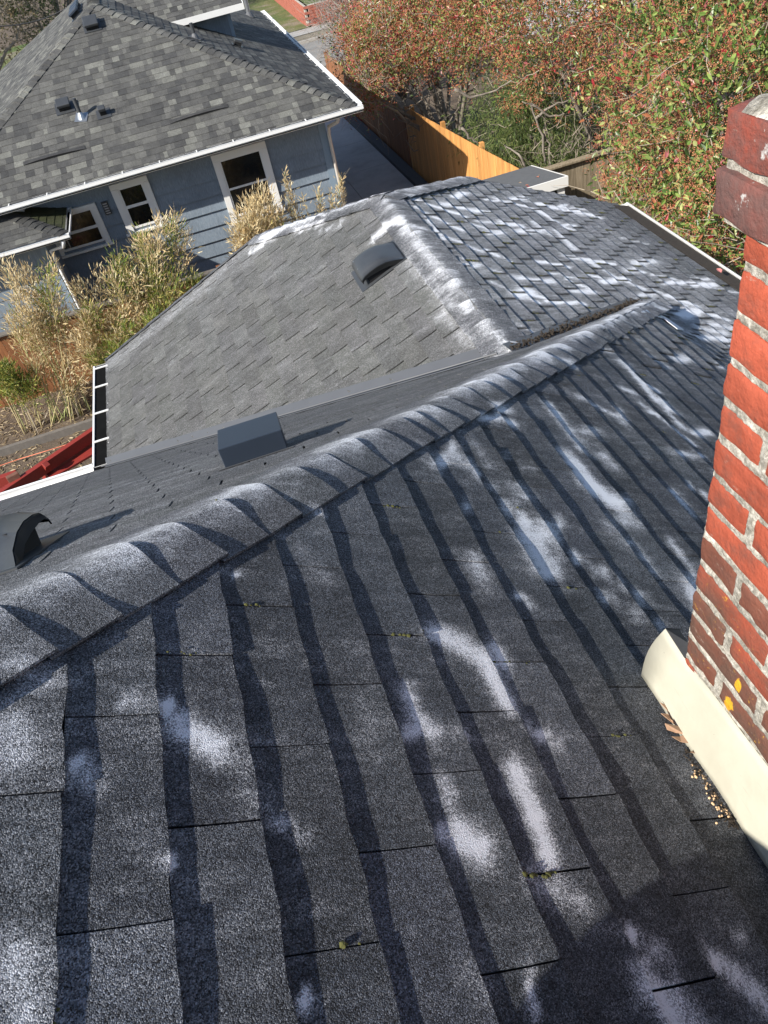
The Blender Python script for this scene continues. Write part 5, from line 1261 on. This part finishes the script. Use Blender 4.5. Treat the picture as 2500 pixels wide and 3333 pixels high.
# bamboo
STR = [(.62,.50,.28),(.76,.66,.43),(.46,.35,.18),(.55,.41,.22)]; GRN = [(.16,.22,.04),(.26,.30,.06),(.42,.38,.10),(.10,.15,.04)]
def bamboo(label, tops, gfrac, base_c, nleaf=150, Lr=(.07, .14), plume=.13, extra=()):
    """tops: photo pixels of the culm tips and their distance y; culms rise from the bed"""
    e = empty('bamboo', tuple(base_c), label, 'bamboo', 'bamboo clumps between the houses'); P = []; D = []; Cc = []
    nc_ = 0
    for (u, v, y) in tops:
        T = at(u, v, 1, y); B = np.array([base_c[0]+rng.normal(0, .14), base_c[1]+rng.normal(0, .08), base_c[2]])
        ln = T-B; mid = B+ln*.55+np.array([0, 0, .10])*np.linalg.norm(ln)*.4
        pts = [(1-t)**2*B+2*t*(1-t)*mid+t*t*T for t in np.linspace(0, 1, 10)]
        m_ = MB(); m_.tube(pts, list(np.linspace(.0085, .0025, 10)), 6); m_.build('culm', random.choice(CULM), e, smooth=True)
        n_l = int(nleaf*1.15*rng.uniform(.8, 1.2)); t = 1-rng.beta(1.1, 1.7, n_l)*.52; t = np.clip(t, 0, 1)
        c = ((1-t)**2)[:, None]*B+(2*t*(1-t))[:, None]*mid+(t*t)[:, None]*T
        tang = (T-mid)/np.linalg.norm(T-mid); wdt = plume*(.35+.65*np.sin(np.clip((1-t)*3.0+.25, 0, 3.14))**.8)*1.15
        off = rng.normal(0, 1, (n_l, 3))*wdt[:, None]*.62; P.append(c+off)
        D.append(tang*.9+off/np.maximum(wdt, .02)[:, None]*.55+rng.normal(0, .38, (n_l, 3)))
        pal = np.array(GRN if rng.random() < gfrac else STR); Cc.append(pal[rng.integers(0, 4, n_l)]*rng.uniform(.75, 1.25, (n_l, 1)))
        # side twigs
        for k in range(9):
            tt = rng.uniform(.4, .95); p = (1-tt)**2*B+2*tt*(1-tt)*mid+tt*tt*T; d = tang+rng.normal(0, .45, 3); d /= np.linalg.norm(d); L = rng.uniform(.15, .4); 
            TW.tube([p, p+d*L*.5, p+d*L+rng.normal(0, .02, 3)], [.003, .002, .001], 4, cap=False)
    P, D, Cc = np.vstack(P), np.vstack(D), np.vstack(Cc); n_ = len(P)
    V, Fq, fc = scatter_leaves(P, D, unit(n_), rng.uniform(*Lr, n_), rng.uniform(.009, .018, n_), Cc, bend=.1)
    mk('leaves', V, Fq, M['fine'], e, fcol=fc)
    o = TW.build('side_twigs', M['straw'], e, kind='stuff'); TW.V = []; TW.F = []
TW = MB()
CULM = [simple('straw_culm', (.50,.42,.22), .45, .2, 20), simple('greenish_culm', (.36,.40,.16), .45, .2, 20), simple('grey_culm', (.42,.36,.27), .5, .2, 20)]
J = lambda lst, n, s=22: [(u+rng.normal(0, s*1.5), v+abs(rng.normal(0, s*2.4)), y+rng.normal(0, .18)) for (u, v, y) in lst for _ in range(n)]
bamboo('dry straw bamboo clump with feathery plumes over the left blue bay', J([(47,840,12.9),(98,845,12.9),(141,842,12.9),(150,900,12.9),(100,960,12.8),(170,980,12.8)], 3), .06, (-3.55, 12.75, -7.22))
bamboo('tall green and straw bamboo clump before the small white window', J([(521,640,13),(565,690,13),(600,720,13),(490,740,13)], 2, 15)+J([(440,720,13),(470,800,13)], 2, 18), .4, (-1.9, 12.95, -7.22), nleaf=190, plume=.14)
bamboo('leaning straw bamboo mass sweeping towards the smooth roof edge', J([(286,845,12.8),(350,810,12.9),(300,960,12.7),(260,1010,12.6),(330,1020,12.6),(400,960,12.7),(450,1010,12.6),(220,1060,12.6),(420,1090,12.5)], 3, 26), .12, (-2.75, 12.8, -7.22), nleaf=170, plume=.16)
bamboo('dense shaded bamboo with some green leaves beside the pale fence rail', J([(400,830,13),(500,860,13),(560,900,12.9),(620,880,12.9),(480,950,12.8),(350,900,12.9),(560,960,12.8)], 3, 24), .5, (-2.0, 12.9, -7.22), nleaf=180, plume=.16)
bamboo('straw bamboo plume in front of the large white window', J([(850,612,12.4),(820,640,12.4),(880,650,12.4),(800,700,12.2),(850,690,12.2),(900,700,12.2),(780,740,12),(830,740,12)], 4, 13), .03, (.25, 12.5, -7.22), nleaf=210, plume=.17)
bamboo('thin single bamboo feathers rising behind the roof crest', [(925,560,12.6),(930,575,12.6),(940,600,12.5),(935,640,12.5),(1034,611,12.6),(1040,625,12.6),(1081,620,12.6),(1078,640,12.6),(1108,570,12.8),(1115,585,12.8),(1110,610,12.8),(985,640,12.4),(960,690,12.3)], .03, (1.3, 12.6, -7.22), nleaf=90, plume=.055, Lr=(.05, .10))
bamboo('low bright green bamboo tuft at the left frame edge', J([(30,1165,12.7),(60,1200,12.7),(5,1180,12.7)], 4, 16), 1.0, (-4.3, 12.8, -7.22), nleaf=190, plume=.12)
bamboo('yellow green bamboo spray just above the left gutter', J([(400,1060,12.3),(370,1110,12.3),(330,1150,12.3),(470,1010,12.2)], 4, 16), .75, (-2.3, 12.6, -7.22), nleaf=170, plume=.13)
bamboo('wispy grey bamboo stems in front of the brown fence', J([(30,985,12.8),(60,1030,12.8),(120,1090,12.8),(210,1150,12.7),(260,1190,12.7)], 3, 20), .15, (-3.9, 12.8, -7.22), nleaf=70, plume=.12)

# the photographer kneeling on the roof just outside the frame (added to cast the shade on the lower right shingles)
def person():
    e = empty('person', (-.45, -.45, -.88), 'unseen person in dark jacket and jeans kneeling with a phone behind the camera, added to shade the shingles', 'person')
    J_ = {'pel': (-.42,-.50,-.60), 'spine': (-.40,-.50,-.36), 'chest': (-.36,-.46,-.10), 'neck': (-.30,-.40,.10), 'head': (-.26,-.34,.20), 'crown': (-.25,-.33,.31),
          'hl': (-.56,-.46,-.64), 'kl': (-.58,-.10,-.72), 'al': (-.62,-.50,-.74), 'tl': (-.66,-.62,-.70), 'hr': (-.30,-.52,-.64), 'kr': (-.22,-.14,-.97), 'ar': (-.26,-.54,-.95), 'tr': (-.28,-.70,-.93),
          'sl': (-.53,-.40,.02), 'el': (-.50,-.20,-.20), 'wl': (-.16,-.14,-.10), 'sr': (-.18,-.50,.02), 'er': (-.02,-.36,-.20), 'wr': (.02,-.15,-.10)}
    Rr = {'pel': .17, 'spine': .16, 'chest': .18, 'neck': .07, 'head': .095, 'crown': .07, 'hl': .11, 'kl': .075, 'al': .055, 'tl': .05, 'hr': .11, 'kr': .08, 'ar': .055, 'tr': .05, 'sl': .08, 'el': .055, 'wl': .04, 'sr': .08, 'er': .055, 'wr': .04}
    for k_ in ('pel','spine','chest','hl','kl','al','tl','hr','kr','ar','tr','sl'): J_[k_] = tuple(np.array(J_[k_])+(0,.06,.09))
    K = list(J_); E_ = [('pel','spine'),('spine','chest'),('chest','neck'),('neck','head'),('head','crown'),('pel','hl'),('hl','kl'),('kl','al'),('al','tl'),('pel','hr'),('hr','kr'),('kr','ar'),('ar','tr'),('chest','sl'),('sl','el'),('el','wl'),('chest','sr'),('sr','er'),('er','wr')]
    me = bpy.data.meshes.new('body'); me.from_pydata([J_[k] for k in K], [(K.index(a), K.index(b)) for a, b in E_], []); me.materials.append(simple('dark_jacket', (.03,.035,.05), .8))
    o = link('body', me, e); m = o.modifiers.new('skin', 'SKIN'); sv = me.skin_vertices[0].data
    for i, k in enumerate(K): sv[i].radius = (Rr[k], Rr[k]); sv[i].use_root = (k == 'pel')
    o.modifiers.new('sub', 'SUBSURF').render_levels = 2
    skin = simple('skin', (.45,.27,.19), .5)
    for wx, sd in ((-.16, 1), (.02, -1)):
        W0 = np.array(J_['wl' if wx < -.1 else 'wr']); m_ = MB(); m_.tube([W0, W0+(.02*sd,.05,.04), W0+(.03*sd,.07,.08)], [.032, .040, .034], 10); hnd = m_.build('hand', skin, e, smooth=True)
        for q in range(5):
            b0 = W0+(.03*sd,.07+.004*q-.01,.035+.018*q) if q < 4 else W0+(.0,.05,.03); m_ = MB(); m_.tube([b0, b0+(.025*sd,.012,.004), b0+(.045*sd,.004,.004)], [.0095, .0085, .007], 7); m_.build('finger', skin, hnd, smooth=True)
    m_ = MB(); m_.bb((-.11,-.075,-.03), (.05,-.062,.045)); m_.build('phone', M['vent_black'], e, bevel=.004)
person()
